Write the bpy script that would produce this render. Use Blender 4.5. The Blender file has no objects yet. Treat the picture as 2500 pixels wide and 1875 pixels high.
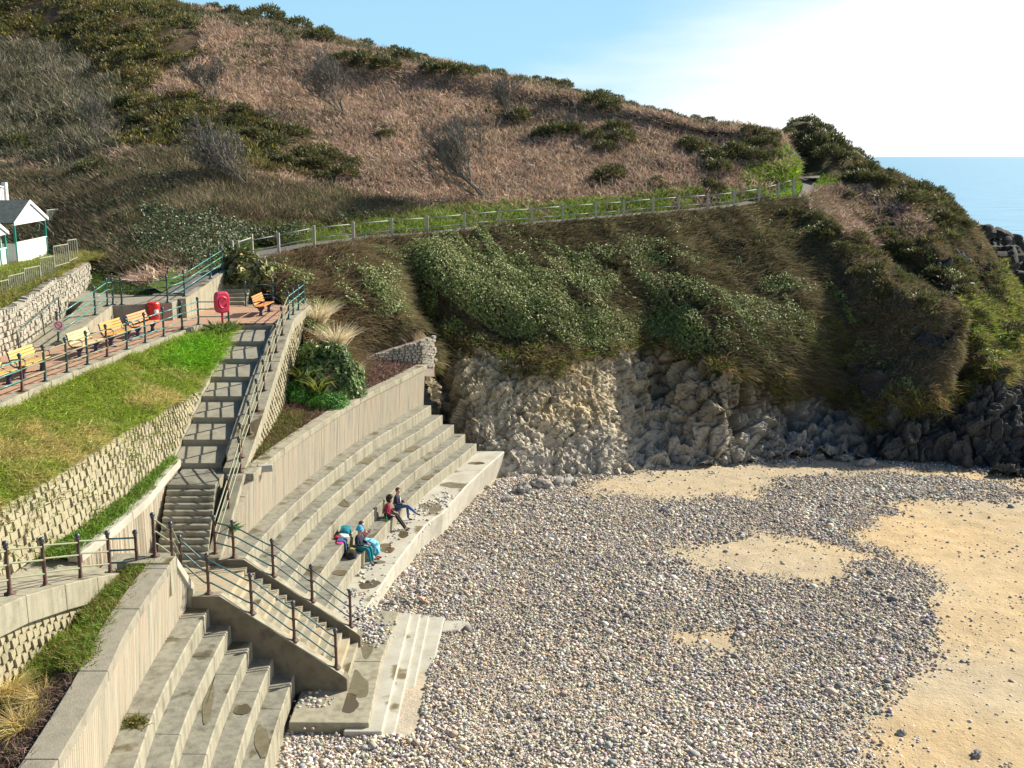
import bpy, bmesh, math, random
import numpy as np
from mathutils import Vector
sc = bpy.context.scene
COL = sc.collection
R = math.radians
rng = np.random.default_rng(11)
random.seed(5)

# ------------------------------------------------------------------ camera, sky, sun, exposure
F_, CX_, CY_, HC = 2600.0, 1250.0, 937.5, 15.5
PT = math.atan(555 / F_)
cP, sP = math.cos(PT), math.sin(PT)
cam = bpy.data.cameras.new('camera')
cam.sensor_width = 36.0
cam.lens = 36.0 * F_ / 2500.0
cam.clip_end = 200000
co = bpy.data.objects.new('camera', cam)
COL.objects.link(co)
co.location = (0, 0, HC)
co.rotation_euler = (math.pi / 2 - PT, 0, 0)
sc.camera = co

SUN_EL, SUN_AZ = R(33), R(55)
world = bpy.data.worlds.new('World')
sc.world = world
world.use_nodes = True
wn, wl = world.node_tree.nodes, world.node_tree.links
wn.clear()
sky = wn.new('ShaderNodeTexSky')
sky.sky_type = 'NISHITA'
sky.sun_disc = False
sky.sun_elevation = SUN_EL
sky.sun_rotation = SUN_AZ
sky.air_density = 1.0
sky.dust_density = 0.6
sky.ozone_density = 1.6
bg = wn.new('ShaderNodeBackground')
bg.inputs['Strength'].default_value = 0.05
wo = wn.new('ShaderNodeOutputWorld')
tc = wn.new('ShaderNodeTexCoord')
# a bank of thin bright cloud towards the sun, broken by noise
mp = wn.new('ShaderNodeMapping'); mp.inputs['Scale'].default_value = (1.6, 1.6, 9.0)
cn = wn.new('ShaderNodeTexNoise'); cn.inputs['Scale'].default_value = 2.2; cn.inputs['Detail'].default_value = 6
sx = wn.new('ShaderNodeSeparateXYZ')
wl.new(tc.outputs['Generated'], mp.inputs['Vector']); wl.new(mp.outputs[0], cn.inputs['Vector'])
wl.new(tc.outputs['Generated'], sx.inputs[0])
m1 = wn.new('ShaderNodeMath'); m1.operation = 'MULTIPLY_ADD'; m1.inputs[1].default_value = 3.3; m1.inputs[2].default_value = 0.10
wl.new(sx.outputs['X'], m1.inputs[0])
m2 = wn.new('ShaderNodeMath'); m2.operation = 'MULTIPLY_ADD'; m2.inputs[1].default_value = -3.4
wl.new(sx.outputs['Z'], m2.inputs[0]); wl.new(m1.outputs[0], m2.inputs[2])
m3 = wn.new('ShaderNodeMath'); m3.operation = 'MULTIPLY_ADD'; m3.inputs[1].default_value = 1.1
wl.new(cn.outputs['Fac'], m3.inputs[0]); wl.new(m2.outputs[0], m3.inputs[2])
mr = wn.new('ShaderNodeMapRange'); mr.interpolation_type = 'SMOOTHSTEP'
mr.inputs['From Min'].default_value = 0.42; mr.inputs['From Max'].default_value = 1.35
wl.new(m3.outputs[0], mr.inputs['Value'])
mx = wn.new('ShaderNodeMixRGB'); mx.inputs['Color2'].default_value = (13, 13.4, 13.9, 1)
wl.new(mr.outputs[0], mx.inputs['Fac']); hs = wn.new('ShaderNodeHueSaturation'); hs.inputs['Saturation'].default_value = 1.35; wl.new(sky.outputs[0], hs.inputs['Color']); 
# pale blue haze low over the sea
h1 = wn.new('ShaderNodeMapRange'); h1.interpolation_type = 'SMOOTHSTEP'; h1.inputs['From Min'].default_value = .46; h1.inputs['From Max'].default_value = .08; h1.inputs['To Max'].default_value = .85
wl.new(sx.outputs['Z'], h1.inputs['Value'])
h2 = wn.new('ShaderNodeMapRange'); h2.interpolation_type = 'SMOOTHSTEP'; h2.inputs['From Min'].default_value = .2; h2.inputs['From Max'].default_value = .8
wl.new(sx.outputs['Y'], h2.inputs['Value'])
h3 = wn.new('ShaderNodeMath'); h3.operation = 'MULTIPLY'; wl.new(h1.outputs[0], h3.inputs[0]); wl.new(h2.outputs[0], h3.inputs[1])
hm = wn.new('ShaderNodeMixRGB'); hm.inputs['Color2'].default_value = (4.9, 8.9, 11.6, 1); wl.new(h3.outputs[0], hm.inputs['Fac']); wl.new(hs.outputs[0], hm.inputs['Color1'])
wl.new(hm.outputs[0], mx.inputs['Color1'])
wl.new(mx.outputs[0], bg.inputs['Color']); wl.new(bg.outputs[0], wo.inputs['Surface'])

sl = bpy.data.lights.new('sun', 'SUN')
sl.energy = 5.0
sl.angle = R(0.5)
sl.color = (1.0, 0.92, 0.76)
so = bpy.data.objects.new('sun', sl)
COL.objects.link(so)
SD = Vector((math.cos(SUN_EL) * math.sin(SUN_AZ), math.cos(SUN_EL) * math.cos(SUN_AZ), math.sin(SUN_EL)))
so.rotation_euler = SD.to_track_quat('Z', 'Y').to_euler()
so.location = (30, 30, 60)
sc.view_settings.view_transform = 'Standard'
sc.view_settings.look = 'None'
sc.view_settings.gamma = 1
sc.view_settings.use_curve_mapping = False
sc.view_settings.exposure = 0.88
try:
    sc.cycles.max_bounces = 6
    sc.cycles.transparent_max_bounces = 4
except Exception:
    pass


# ------------------------------------------------------------------ measuring helpers (photo survey -> metres)
def W(px, py, z):
    u, v = px - CX_, py - CY_
    d = np.array((u / F_, cP - v / F_ * sP, -sP - v / F_ * cP))
    t = (z - HC) / d[2]
    return np.array((d[0] * t, d[1] * t, z))


def D(px, py, d):
    u, v = px - CX_, py - CY_
    return np.array((u / F_ * d, (cP - v / F_ * sP) * d, HC + (-sP - v / F_ * cP) * d))


def proj(p):
    z = p[:, 2] - HC
    d = p[:, 1] * cP - z * sP
    up = p[:, 1] * sP + z * cP
    d = np.maximum(d, .1)
    return CX_ + F_ * p[:, 0] / d, CY_ - F_ * up / d, d


def inpoly(x, y, poly):
    ins = np.zeros(len(x), bool)
    n = len(poly)
    for i in range(n):
        x1, y1 = poly[i]; x2, y2 = poly[(i + 1) % n]
        c = ((y1 > y) != (y2 > y)) & (x < (x2 - x1) * (y - y1) / (y2 - y1 + 1e-12) + x1)
        ins ^= c
    return ins


# ------------------------------------------------------------------ noise
def _h(i, j, k, s):
    n = (i.astype(np.int64) * 374761393 + j.astype(np.int64) * 668265263 + k.astype(np.int64) * 2147483647 + s * 974634777) & 0xffffffff
    n = ((n ^ (n >> 13)) * 1274126177) & 0xffffffff
    n = (n ^ (n >> 16)) * 2246822519 & 0xffffffff
    return ((n ^ (n >> 15)) & 0xffffff) / float(0xffffff)


def vn(p, s=0):
    i = np.floor(p); f = p - i
    f = f * f * (3 - 2 * f)
    i = i.astype(np.int64)
    o = 0
    for a in (0, 1):
        for b in (0, 1):
            for c in (0, 1):
                w = (f[:, 0] if a else 1 - f[:, 0]) * (f[:, 1] if b else 1 - f[:, 1]) * (f[:, 2] if c else 1 - f[:, 2])
                o = o + w * _h(i[:, 0] + a, i[:, 1] + b, i[:, 2] + c, s)
    return o


def fbm(p, oc=4, s=0):
    o = 0; a = .5; t = 0
    for k in range(oc):
        o = o + a * vn(p * 2.0 ** k + 17.3 * k, s + k); t += a; a *= .5
    return o / t - .5


def facets(p, s=0):
    """broken rock: nearest cell of a jittered lattice, each cell a tilted plane; returns offset, edge distance, cell tone"""
    i0 = np.floor(p).astype(np.int64)
    best = np.full(len(p), 9e9); sec = np.full(len(p), 9e9); off = np.zeros(len(p)); tone = np.zeros(len(p))
    for a in (-1, 0, 1):
        for b in (-1, 0, 1):
            for c in (-1, 0, 1):
                i = i0 + np.array((a, b, c))
                r = [_h(i[:, 0], i[:, 1], i[:, 2], s + q) for q in range(7)]
                q = np.stack([i[:, 0] + r[0], i[:, 1] + r[1], i[:, 2] + r[2]], 1) - p
                d = (q * q).sum(1)
                o = r[3] - .5 + (q[:, 0] * (r[4] - .5) + q[:, 1] * (r[5] - .5) + q[:, 2] * (r[6] - .5)) * 2.2
                m = d < best
                sec = np.where(m, best, np.minimum(sec, d))
                off = np.where(m, o, off); tone = np.where(m, r[6], tone); best = np.where(m, d, best)
    return off, np.sqrt(sec) - np.sqrt(best), tone


# ------------------------------------------------------------------ materials
MATS = {}


def nt(name):
    m = bpy.data.materials.new(name)
    m.use_nodes = True
    n = m.node_tree.nodes
    b = n['Principled BSDF']
    MATS[name] = m
    return m, n, m.node_tree.links, b


def ramp(n, stops):
    r = n.new('ShaderNodeValToRGB')
    e = r.color_ramp.elements
    while len(e) < len(stops):
        e.new(.5)
    for k, (p, c) in enumerate(stops):
        e[k].position = p
        e[k].color = (*c, 1)
    return r


def noisy(name, c1, c2, scale=3.0, rough=.8, bump=0.0, bscale=None, c3=None, spec=.3, detail=8, stretch=(1, 1, 1), metal=0.0, stain=None, top=None, streak=0):
    """plain procedural surface: noise between colours plus fine bump; stain = (colour, scale, threshold, roughness)"""
    m, n, l, b = nt(name)
    t = n.new('ShaderNodeTexCoord')
    mpn = n.new('ShaderNodeMapping'); mpn.inputs['Scale'].default_value = stretch
    l.new(t.outputs['Object'], mpn.inputs[0])
    x = n.new('ShaderNodeTexNoise'); x.inputs['Scale'].default_value = scale; x.inputs['Detail'].default_value = detail
    x.inputs['Roughness'].default_value = .65
    l.new(mpn.outputs[0], x.inputs['Vector'])
    st = [(.36, c1), (.64, c2)] if c3 is None else [(.3, c1), (.5, c2), (.68, c3)]
    r = ramp(n, st)
    l.new(x.outputs['Fac'], r.inputs[0])
    out = r.outputs[0]
    b.inputs['Roughness'].default_value = rough
    b.inputs['Metallic'].default_value = metal
    b.inputs['Specular IOR Level'].default_value = spec
    if stain:
        sc_, ss, th, rr = stain
        y = n.new('ShaderNodeTexNoise'); y.inputs['Scale'].default_value = ss; y.inputs['Detail'].default_value = 5
        l.new(t.outputs['Object'], y.inputs['Vector'])
        q = n.new('ShaderNodeMapRange'); q.inputs['From Min'].default_value = th; q.inputs['From Max'].default_value = th + .06
        l.new(y.outputs['Fac'], q.inputs['Value'])
        g = n.new('ShaderNodeNewGeometry'); s2 = n.new('ShaderNodeSeparateXYZ'); l.new(g.outputs['True Normal'], s2.inputs[0])
        mm = n.new('ShaderNodeMath'); mm.operation = 'MULTIPLY'
        cl = n.new('ShaderNodeMapRange'); cl.inputs['From Min'].default_value = .9; cl.inputs['From Max'].default_value = .95
        l.new(s2.outputs['Z'], cl.inputs['Value']); l.new(cl.outputs[0], mm.inputs[0]); l.new(q.outputs[0], mm.inputs[1])
        mi = n.new('ShaderNodeMixRGB'); mi.blend_type = 'MULTIPLY'; mi.inputs['Color2'].default_value = (*sc_, 1)
        l.new(mm.outputs[0], mi.inputs['Fac']); l.new(out, mi.inputs['Color1'])
        out = mi.outputs[0]
        rm = n.new('ShaderNodeMapRange'); rm.inputs['To Min'].default_value = rough; rm.inputs['To Max'].default_value = rr
        l.new(mm.outputs[0], rm.inputs['Value']); l.new(rm.outputs[0], b.inputs['Roughness'])
    if streak:
        mq = n.new('ShaderNodeMapping'); mq.inputs['Scale'].default_value = (3.5, 3.5, .25); l.new(t.outputs['Object'], mq.inputs[0])
        nq = n.new('ShaderNodeTexNoise'); nq.inputs['Scale'].default_value = 1.3; nq.inputs['Detail'].default_value = 6; l.new(mq.outputs[0], nq.inputs['Vector'])
        rq = n.new('ShaderNodeMapRange'); rq.inputs['From Min'].default_value = .42; rq.inputs['From Max'].default_value = .66; rq.inputs['To Min'].default_value = 1; rq.inputs['To Max'].default_value = 1 - streak; l.new(nq.outputs['Fac'], rq.inputs['Value'])
        m6 = n.new('ShaderNodeMixRGB'); m6.blend_type = 'MULTIPLY'; m6.inputs['Fac'].default_value = 1; l.new(out, m6.inputs['Color1']); l.new(rq.outputs[0], m6.inputs['Color2']); out = m6.outputs[0]
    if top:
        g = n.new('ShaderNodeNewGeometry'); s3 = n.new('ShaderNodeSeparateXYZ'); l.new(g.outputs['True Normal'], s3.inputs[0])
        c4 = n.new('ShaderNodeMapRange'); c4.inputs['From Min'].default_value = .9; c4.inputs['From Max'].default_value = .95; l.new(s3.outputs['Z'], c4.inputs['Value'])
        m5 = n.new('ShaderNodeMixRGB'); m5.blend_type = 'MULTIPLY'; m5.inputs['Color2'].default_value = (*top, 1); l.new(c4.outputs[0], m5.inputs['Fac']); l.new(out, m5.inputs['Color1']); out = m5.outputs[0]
    l.new(out, b.inputs['Base Color'])
    if bump:
        z = n.new('ShaderNodeTexNoise'); z.inputs['Scale'].default_value = bscale or scale * 6; z.inputs['Detail'].default_value = 6
        l.new(mpn.outputs[0], z.inputs['Vector'])
        bp = n.new('ShaderNodeBump'); bp.inputs['Strength'].default_value = bump; bp.inputs['Distance'].default_value = .04
        l.new(z.outputs['Fac'], bp.inputs['Height']); l.new(bp.outputs[0], b.inputs['Normal'])
    return m


def attr_mat(name, rough=.7, trans=.25, spec=.25, vary=.25, vscale=6.0, bump=0, bscale=14):
    """colour from the per-vertex colour of the thing itself, broken up with noise; optional light passing through leaves"""
    m, n, l, b = nt(name)
    a = n.new('ShaderNodeAttribute'); a.attribute_name = 'Col'
    t = n.new('ShaderNodeTexCoord')
    x = n.new('ShaderNodeTexNoise'); x.inputs['Scale'].default_value = vscale; x.inputs['Detail'].default_value = 8; x.inputs['Roughness'].default_value = .7
    l.new(t.outputs['Object'], x.inputs['Vector'])
    q = n.new('ShaderNodeMapRange'); q.inputs['From Min'].default_value = .3; q.inputs['From Max'].default_value = .7
    q.inputs['To Min'].default_value = 1 - vary; q.inputs['To Max'].default_value = 1 + vary
    l.new(x.outputs['Fac'], q.inputs['Value'])
    mi = n.new('ShaderNodeMixRGB'); mi.blend_type = 'MULTIPLY'; mi.inputs['Fac'].default_value = 1
    l.new(a.outputs['Color'], mi.inputs['Color1']); l.new(q.outputs[0], mi.inputs['Color2'])
    l.new(mi.outputs[0], b.inputs['Base Color'])
    b.inputs['Roughness'].default_value = rough
    b.inputs['Specular IOR Level'].default_value = spec
    if bump:
        z = n.new('ShaderNodeTexNoise'); z.inputs['Scale'].default_value = bscale; z.inputs['Detail'].default_value = 8; z.inputs['Roughness'].default_value = .7
        l.new(t.outputs['Object'], z.inputs['Vector'])
        bp = n.new('ShaderNodeBump'); bp.inputs['Strength'].default_value = bump; bp.inputs['Distance'].default_value = .12
        l.new(z.outputs['Fac'], bp.inputs['Height']); l.new(bp.outputs[0], b.inputs['Normal'])
    if trans:
        tr = n.new('ShaderNodeBsdfTranslucent'); l.new(mi.outputs[0], tr.inputs['Color'])
        ms = n.new('ShaderNodeMixShader'); ms.inputs[0].default_value = trans
        l.new(b.outputs[0], ms.inputs[1]); l.new(tr.outputs[0], ms.inputs[2])
        l.new(ms.outputs[0], n['Material Output'].inputs['Surface'])
    return m


WET = ((.42, .36, .24), .75, .57, .35)
M_conc = noisy('concrete', (0.224, 0.204, 0.148), (0.344, 0.320, 0.240), 1.6, .85, .25, 30, c3=(0.288, 0.268, 0.200), stain=WET, streak=.25)
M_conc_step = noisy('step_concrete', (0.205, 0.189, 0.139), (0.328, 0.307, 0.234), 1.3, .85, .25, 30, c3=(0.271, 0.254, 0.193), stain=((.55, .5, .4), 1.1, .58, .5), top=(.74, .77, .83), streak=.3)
M_conc_pale = noisy('pale_concrete', (0.357, 0.340, 0.285), (0.468, 0.451, 0.387), 1.2, .85, .2, 30, stain=WET)
M_conc_dark = noisy('weathered_concrete', (0.160, 0.148, 0.112), (0.288, 0.264, 0.208), 1.6, .88, .3, 25, c3=(0.224, 0.208, 0.160))
M_sandy = noisy('sand_stained_concrete', (.26, .20, .12), (.40, .345, .24), 1.5, .9, .2, 40, c3=(.33, .27, .17))
M_side = noisy('shade_stained_concrete', (.07, .058, .04), (.17, .15, .11), 1.2, .85, .3, 25, c3=(.11, .095, .065))  # darkened to paint in the side walls' shade, along with brown staining
M_tread = noisy('worn_tread_concrete', (0.240, 0.224, 0.176), (0.336, 0.320, 0.256), 2.2, .85, .2, 40)
M_ribbed = noisy('ribbed_concrete', (.33, .325, .285), (.53, .475, .36), .9, .9, .15, 40, c3=(.55, .415, .32), stretch=(7, 7, .35))
M_block = noisy('split_block', (0.204, 0.178, 0.115), (0.340, 0.306, 0.204), 1.7, .95, .6, 25, c3=(0.281, 0.255, 0.170))
M_stone = noisy('rubble_stone', (0.187, 0.170, 0.136), (0.391, 0.365, 0.306), 3.5, .95, .6, 18, c3=(0.306, 0.281, 0.230))
M_bar = noisy('olive_bar_paint', (.20, .21, .16), (.30, .30, .24), 5, .6)
M_mortar = noisy('mortar', (.26, .185, .15), (.30, .28, .23), 4, .95, .3)
M_paving = noisy('brick_paving', (.30, .17, .11), (.42, .26, .17), 3.0, .85, .2, c3=(.36, .24, .17))
M_asphalt = noisy('path_asphalt', (.12, .115, .11), (.19, .18, .17), 5.0, .9, .3)
M_teal = noisy('teal_rail_paint', (.045, .20, .17), (.11, .34, .30), 6, .35, 0, spec=.5)
M_bluerail = noisy('blue_green_rail_paint', (.025, .085, .095), (.05, .14, .15), 6, .4, 0, spec=.5)
M_olive = noisy('weathered_rail_paint', (.27, .22, .12), (.20, .28, .20), 5, .5, 0, spec=.4)
M_green = noisy('dark_green_post_paint', (.02, .055, .05), (.045, .10, .09), 5, .4, 0, spec=.5)
M_rust = noisy('rusting_post_paint', (.075, .035, .03), (.12, .065, .05), 7, .6, .2, c3=(.055, .04, .04))
M_ball = noisy('dark_ball_paint', (.03, .05, .075), (.07, .09, .11), 6, .35, 0, spec=.5)
M_white = noisy('white_paint', (.76, .76, .75), (.83, .83, .82), 2, .55)
M_hutgreen = noisy('green_hut_paint', (.02, .22, .17), (.03, .30, .23), 3, .45)
M_slate = noisy('roof_felt', (.05, .065, .065), (.09, .11, .11), 4, .85)
M_wood = noisy('weathered_wood', (.36, .33, .26), (.52, .48, .40), 6, .85, .2, stretch=(1, 1, .15))
M_red = noisy('red_paint', (.52, .012, .012), (.62, .03, .025), 3, .35, spec=.5)
M_pink = noisy('faded_red_plastic', (.60, .02, .06), (.70, .04, .10), 3, .35, spec=.5)
M_navy = noisy('navy_iron_paint', (.02, .02, .07), (.05, .05, .13), 4, .4, spec=.5)
M_sign = noisy('sign_white', (.70, .70, .70), (.78, .78, .78), 4, .5)
M_black = noisy('black_print', (.02, .02, .02), (.04, .04, .04), 4, .6)
M_galv = noisy('galvanised_steel', (.27, .29, .26), (.38, .40, .35), 6, .6)
M_leaf = attr_mat('leaf', .55, .28, .3, .2, 2)
M_ivy = attr_mat('ivy_leaf', .5, .2, .4, .2, 2)
M_grass = attr_mat('grass_blade', .6, .35, .25, .2, 1)
M_dry = attr_mat('dry_stem', .8, .2, .2, .2, 1)
M_bark = noisy('grey_bark', (.13, .115, .095), (.23, .21, .175), 8, .9)
M_ground = attr_mat('planted_ground', .95, 0, .1, .45, 3, .9, 6)
M_rock = attr_mat('cliff_rock', .92, 0, .2, .3, 5, .3, 22)
M_peb = attr_mat('pebble', .8, 0, .3, .12, 30)
M_beach = attr_mat('beach_sand', .95, 0, .15, .16, 1.2, .6, 6)


# ------------------------------------------------------------------ objects
def tag(o, label=None, cat=None, group=None, kind=None):
    if label: o['label'] = label
    if cat: o['category'] = cat
    if group: o['group'] = group
    if kind: o['kind'] = kind
    return o


def thing(name, label, cat, loc=(0, 0, 0), rz=0, group=None):
    o = bpy.data.objects.new(name, None)
    o.empty_display_size = .3
    COL.objects.link(o)
    o.location = [float(q) for q in loc]
    o.rotation_euler = (0, 0, rz)
    return tag(o, label, cat, group)


def mesh_np(name, V, quads=None, tris=None, colors=None, mat=None, smooth=False):
    V = np.asarray(V, np.float32)
    nq = 0 if quads is None else len(quads)
    ntv = 0 if tris is None else len(tris)
    me = bpy.data.meshes.new(name)
    me.vertices.add(len(V)); me.vertices.foreach_set('co', V.ravel())
    loops = []
    if nq: loops.append(np.asarray(quads, np.int32).ravel())
    if ntv: loops.append(np.asarray(tris, np.int32).ravel())
    lp = np.concatenate(loops)
    me.loops.add(len(lp)); me.loops.foreach_set('vertex_index', lp)
    st = np.concatenate([np.arange(nq) * 4, nq * 4 + np.arange(ntv) * 3]).astype(np.int32)
    me.polygons.add(len(st)); me.polygons.foreach_set('loop_start', st)
    me.polygons.foreach_set('use_smooth', np.full(len(st), smooth))
    me.update(calc_edges=True)
    if colors is not None:
        c = np.ones((len(V), 4), np.float32); c[:, :3] = colors
        a = me.color_attributes.new('Col', 'FLOAT_COLOR', 'POINT')
        a.data.foreach_set('color', c.ravel())
    if mat: me.materials.append(mat)
    return me


def obj(name, me, parent=None, loc=None):
    o = bpy.data.objects.new(name, me)
    COL.objects.link(o)
    if parent: o.parent = parent
    if loc is not None: o.location = [float(q) for q in loc]
    return o


class MB:
    def __init__(s):
        s.v = []; s.f = []

    def add(s, vs, fs):
        k = len(s.v)
        s.v += [tuple(float(q) for q in a) for a in vs]
        s.f += [tuple(k + i for i in f) for f in fs]
        return s

    def box(s, c, d, rz=0, pitch=0):
        cx, cy, cz = c; a, b, h = d[0] / 2, d[1] / 2, d[2] / 2
        cs, sn = math.cos(rz), math.sin(rz); cp, sp = math.cos(pitch), math.sin(pitch)
        vs = []
        for z in (-h, h):
            for x, y in ((-a, -b), (a, -b), (a, b), (-a, b)):
                x2, z2 = x * cp + z * sp, -x * sp + z * cp
                vs.append((cx + x2 * cs - y * sn, cy + x2 * sn + y * cs, cz + z2))
        return s.add(vs, [(3, 2, 1, 0), (4, 5, 6, 7), (0, 1, 5, 4), (1, 2, 6, 5), (2, 3, 7, 6), (3, 0, 4, 7)])

    def loft(s, secs, caps=True, closed=True):
        """sections of equal point counts, skinned one to the next"""
        n = len(secs[0]); vs = [p for q in secs for p in q]; fs = []
        m = n if closed else n - 1
        for i in range(len(secs) - 1):
            for j in range(m):
                a = i * n + j; b = i * n + (j + 1) % n
                fs.append((a, b, b + n, a + n))
        if caps and closed:
            fs.append(tuple(range(n - 1, -1, -1)))
            fs.append(tuple(len(secs) * n - n + j for j in range(n)))
        return s.add(vs, fs)

    def prism(s, poly, z0, z1):
        n = len(poly)
        g = lambda z, i: z[i] if hasattr(z, '__len__') else z
        return s.loft([[(p[0], p[1], g(z0, i)) for i, p in enumerate(poly)], [(p[0], p[1], g(z1, i)) for i, p in enumerate(poly)]])

    def tube(s, pts, r, n=8, caps=True):
        pts = [np.array(p, float) for p in pts]
        secs = []
        up = np.array((0, 0, 1.0))
        for i, p in enumerate(pts):
            t = pts[min(i + 1, len(pts) - 1)] - pts[max(i - 1, 0)]
            t = t / (np.linalg.norm(t) + 1e-9)
            a = np.cross(t, up)
            if np.linalg.norm(a) < .05: a = np.cross(t, np.array((1.0, 0, 0)))
            a /= np.linalg.norm(a); b = np.cross(t, a)
            rr = r[i] if hasattr(r, '__len__') else r
            secs.append([p + rr * (a * math.cos(2 * math.pi * k / n) + b * math.sin(2 * math.pi * k / n)) for k in range(n)])
        return s.loft(secs, caps)

    def lathe(s, prof, c=(0, 0, 0), n=12, rx=1, ry=1):
        secs = [[(c[0] + rx * r * math.cos(2 * math.pi * k / n), c[1] + ry * r * math.sin(2 * math.pi * k / n), c[2] + z) for k in range(n)] for r, z in prof]
        return s.loft(secs)

    def ball(s, c, r, n=10, m=6):
        return s.lathe([(max(.02 * r[0], r[0] * math.sin(math.pi * k / m)), -r[2] * math.cos(math.pi * k / m)) for k in range(m + 1)], c, n, 1, r[1] / r[0])

    def build(s, name, mat, parent=None, smooth=False, bevel=0, flip=False):
        o3 = np.array(parent_world(parent)) if parent else np.zeros(3)
        me = bpy.data.meshes.new(name)
        me.from_pydata([tuple(np.array(p) - o3) for p in s.v], [], s.f)
        bm = bmesh.new(); bm.from_mesh(me)
        bmesh.ops.recalc_face_normals(bm, faces=bm.faces)
        bm.to_mesh(me); bm.free()
        if smooth:
            me.polygons.foreach_set('use_smooth', [True] * len(me.polygons))
        me.materials.append(mat)
        o = obj(name, me, parent)
        if bevel:
            b = o.modifiers.new('edge', 'BEVEL'); b.width = bevel; b.segments = 2; b.limit_method = 'ANGLE'; b.angle_limit = R(40)
        return o


def parent_world(p):
    q = Vector((0, 0, 0))
    while p is not None:
        q = q + p.location
        p = p.parent
    return q


# ------------------------------------------------------------------ lofted ground sheets
def herm(P, t, tt):
    P = np.asarray(P, float); t = np.asarray(t, float)
    m = np.gradient(P, t, axis=0)
    k = np.clip(np.searchsorted(t, tt, side='right') - 1, 0, len(t) - 2)
    h = t[k + 1] - t[k]; x = (tt - t[k]) / h
    sh = (-1,) + (1,) * (P.ndim - 1)
    h = h.reshape(sh); x = x.reshape(sh)
    return ((2 * x ** 3 - 3 * x ** 2 + 1) * P[k] + (x ** 3 - 2 * x ** 2 + x) * h * m[k] + (-2 * x ** 3 + 3 * x ** 2) * P[k + 1] + (x ** 3 - x ** 2) * h * m[k + 1])


class Sheet:
    def __init__(s, stations, nr, nc):
        A = np.array(stations, float)            # stations x keys x 3
        nk = A.shape[1]
        step = np.linalg.norm(np.diff(A, axis=0), axis=2).mean(1)
        t = np.concatenate([[0], np.cumsum(step)])
        B = herm(A, t, np.linspace(0, t[-1], nc))           # nc x keys x 3
        s.srow = np.linspace(0, nk - 1, nr)
        G = herm(np.transpose(B, (1, 0, 2)), np.arange(nk), s.srow)  # nr x nc x 3
        s.G = G; s.nr, s.nc = nr, nc
        s.tcol = np.linspace(0, len(stations) - 1, nc)
        s.normals()

    def normals(s):
        du = np.gradient(s.G, axis=1); dv = np.gradient(s.G, axis=0)
        n = np.cross(du, dv)
        n /= np.linalg.norm(n, axis=2, keepdims=True) + 1e-9
        if n[:, :, 2].mean() < 0: n = -n
        s.N = n

    def disp(s, d):
        s.G = s.G + s.N * d.reshape(s.nr, s.nc)[:, :, None]
        s.normals()

    def flat(s): return s.G.reshape(-1, 3)

    def quads(s):
        i = np.arange(s.nr * s.nc).reshape(s.nr, s.nc)
        return np.stack([i[:-1, :-1], i[:-1, 1:], i[1:, 1:], i[1:, :-1]], 2).reshape(-1, 4)

    def scatter(s, n, w=None):
        """n random points on the sheet, weight w per grid vertex; returns positions, normals, row parameter"""
        G = s.G
        e = np.cross(G[:-1, 1:] - G[:-1, :-1], G[1:, :-1] - G[:-1, :-1])
        a = np.linalg.norm(e, axis=2)
        if w is not None: a = a * w.reshape(s.nr, s.nc)[:-1, :-1]
        a = a.ravel()
        c = np.cumsum(a)
        if c[-1] <= 0: return np.zeros((0, 3)), np.zeros((0, 3)), np.zeros(0)
        k = np.searchsorted(c, rng.random(n) * c[-1]).clip(0, len(a) - 1)
        r, q = k // (s.nc - 1), k % (s.nc - 1)
        x, y = rng.random(n)[:, None], rng.random(n)[:, None]
        bil = lambda M: (M[r, q] * (1 - x) + M[r, q + 1] * x) * (1 - y) + (M[r + 1, q] * (1 - x) + M[r + 1, q + 1] * x) * y
        return bil(G), bil(s.N), s.srow[r]

    def pix(s):
        return proj(s.flat())


def unit(a): return a / (np.linalg.norm(a, axis=-1, keepdims=True) + 1e-9)


def rand_dir(n):
    a = rng.normal(size=(n, 3)); return unit(a)


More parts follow.
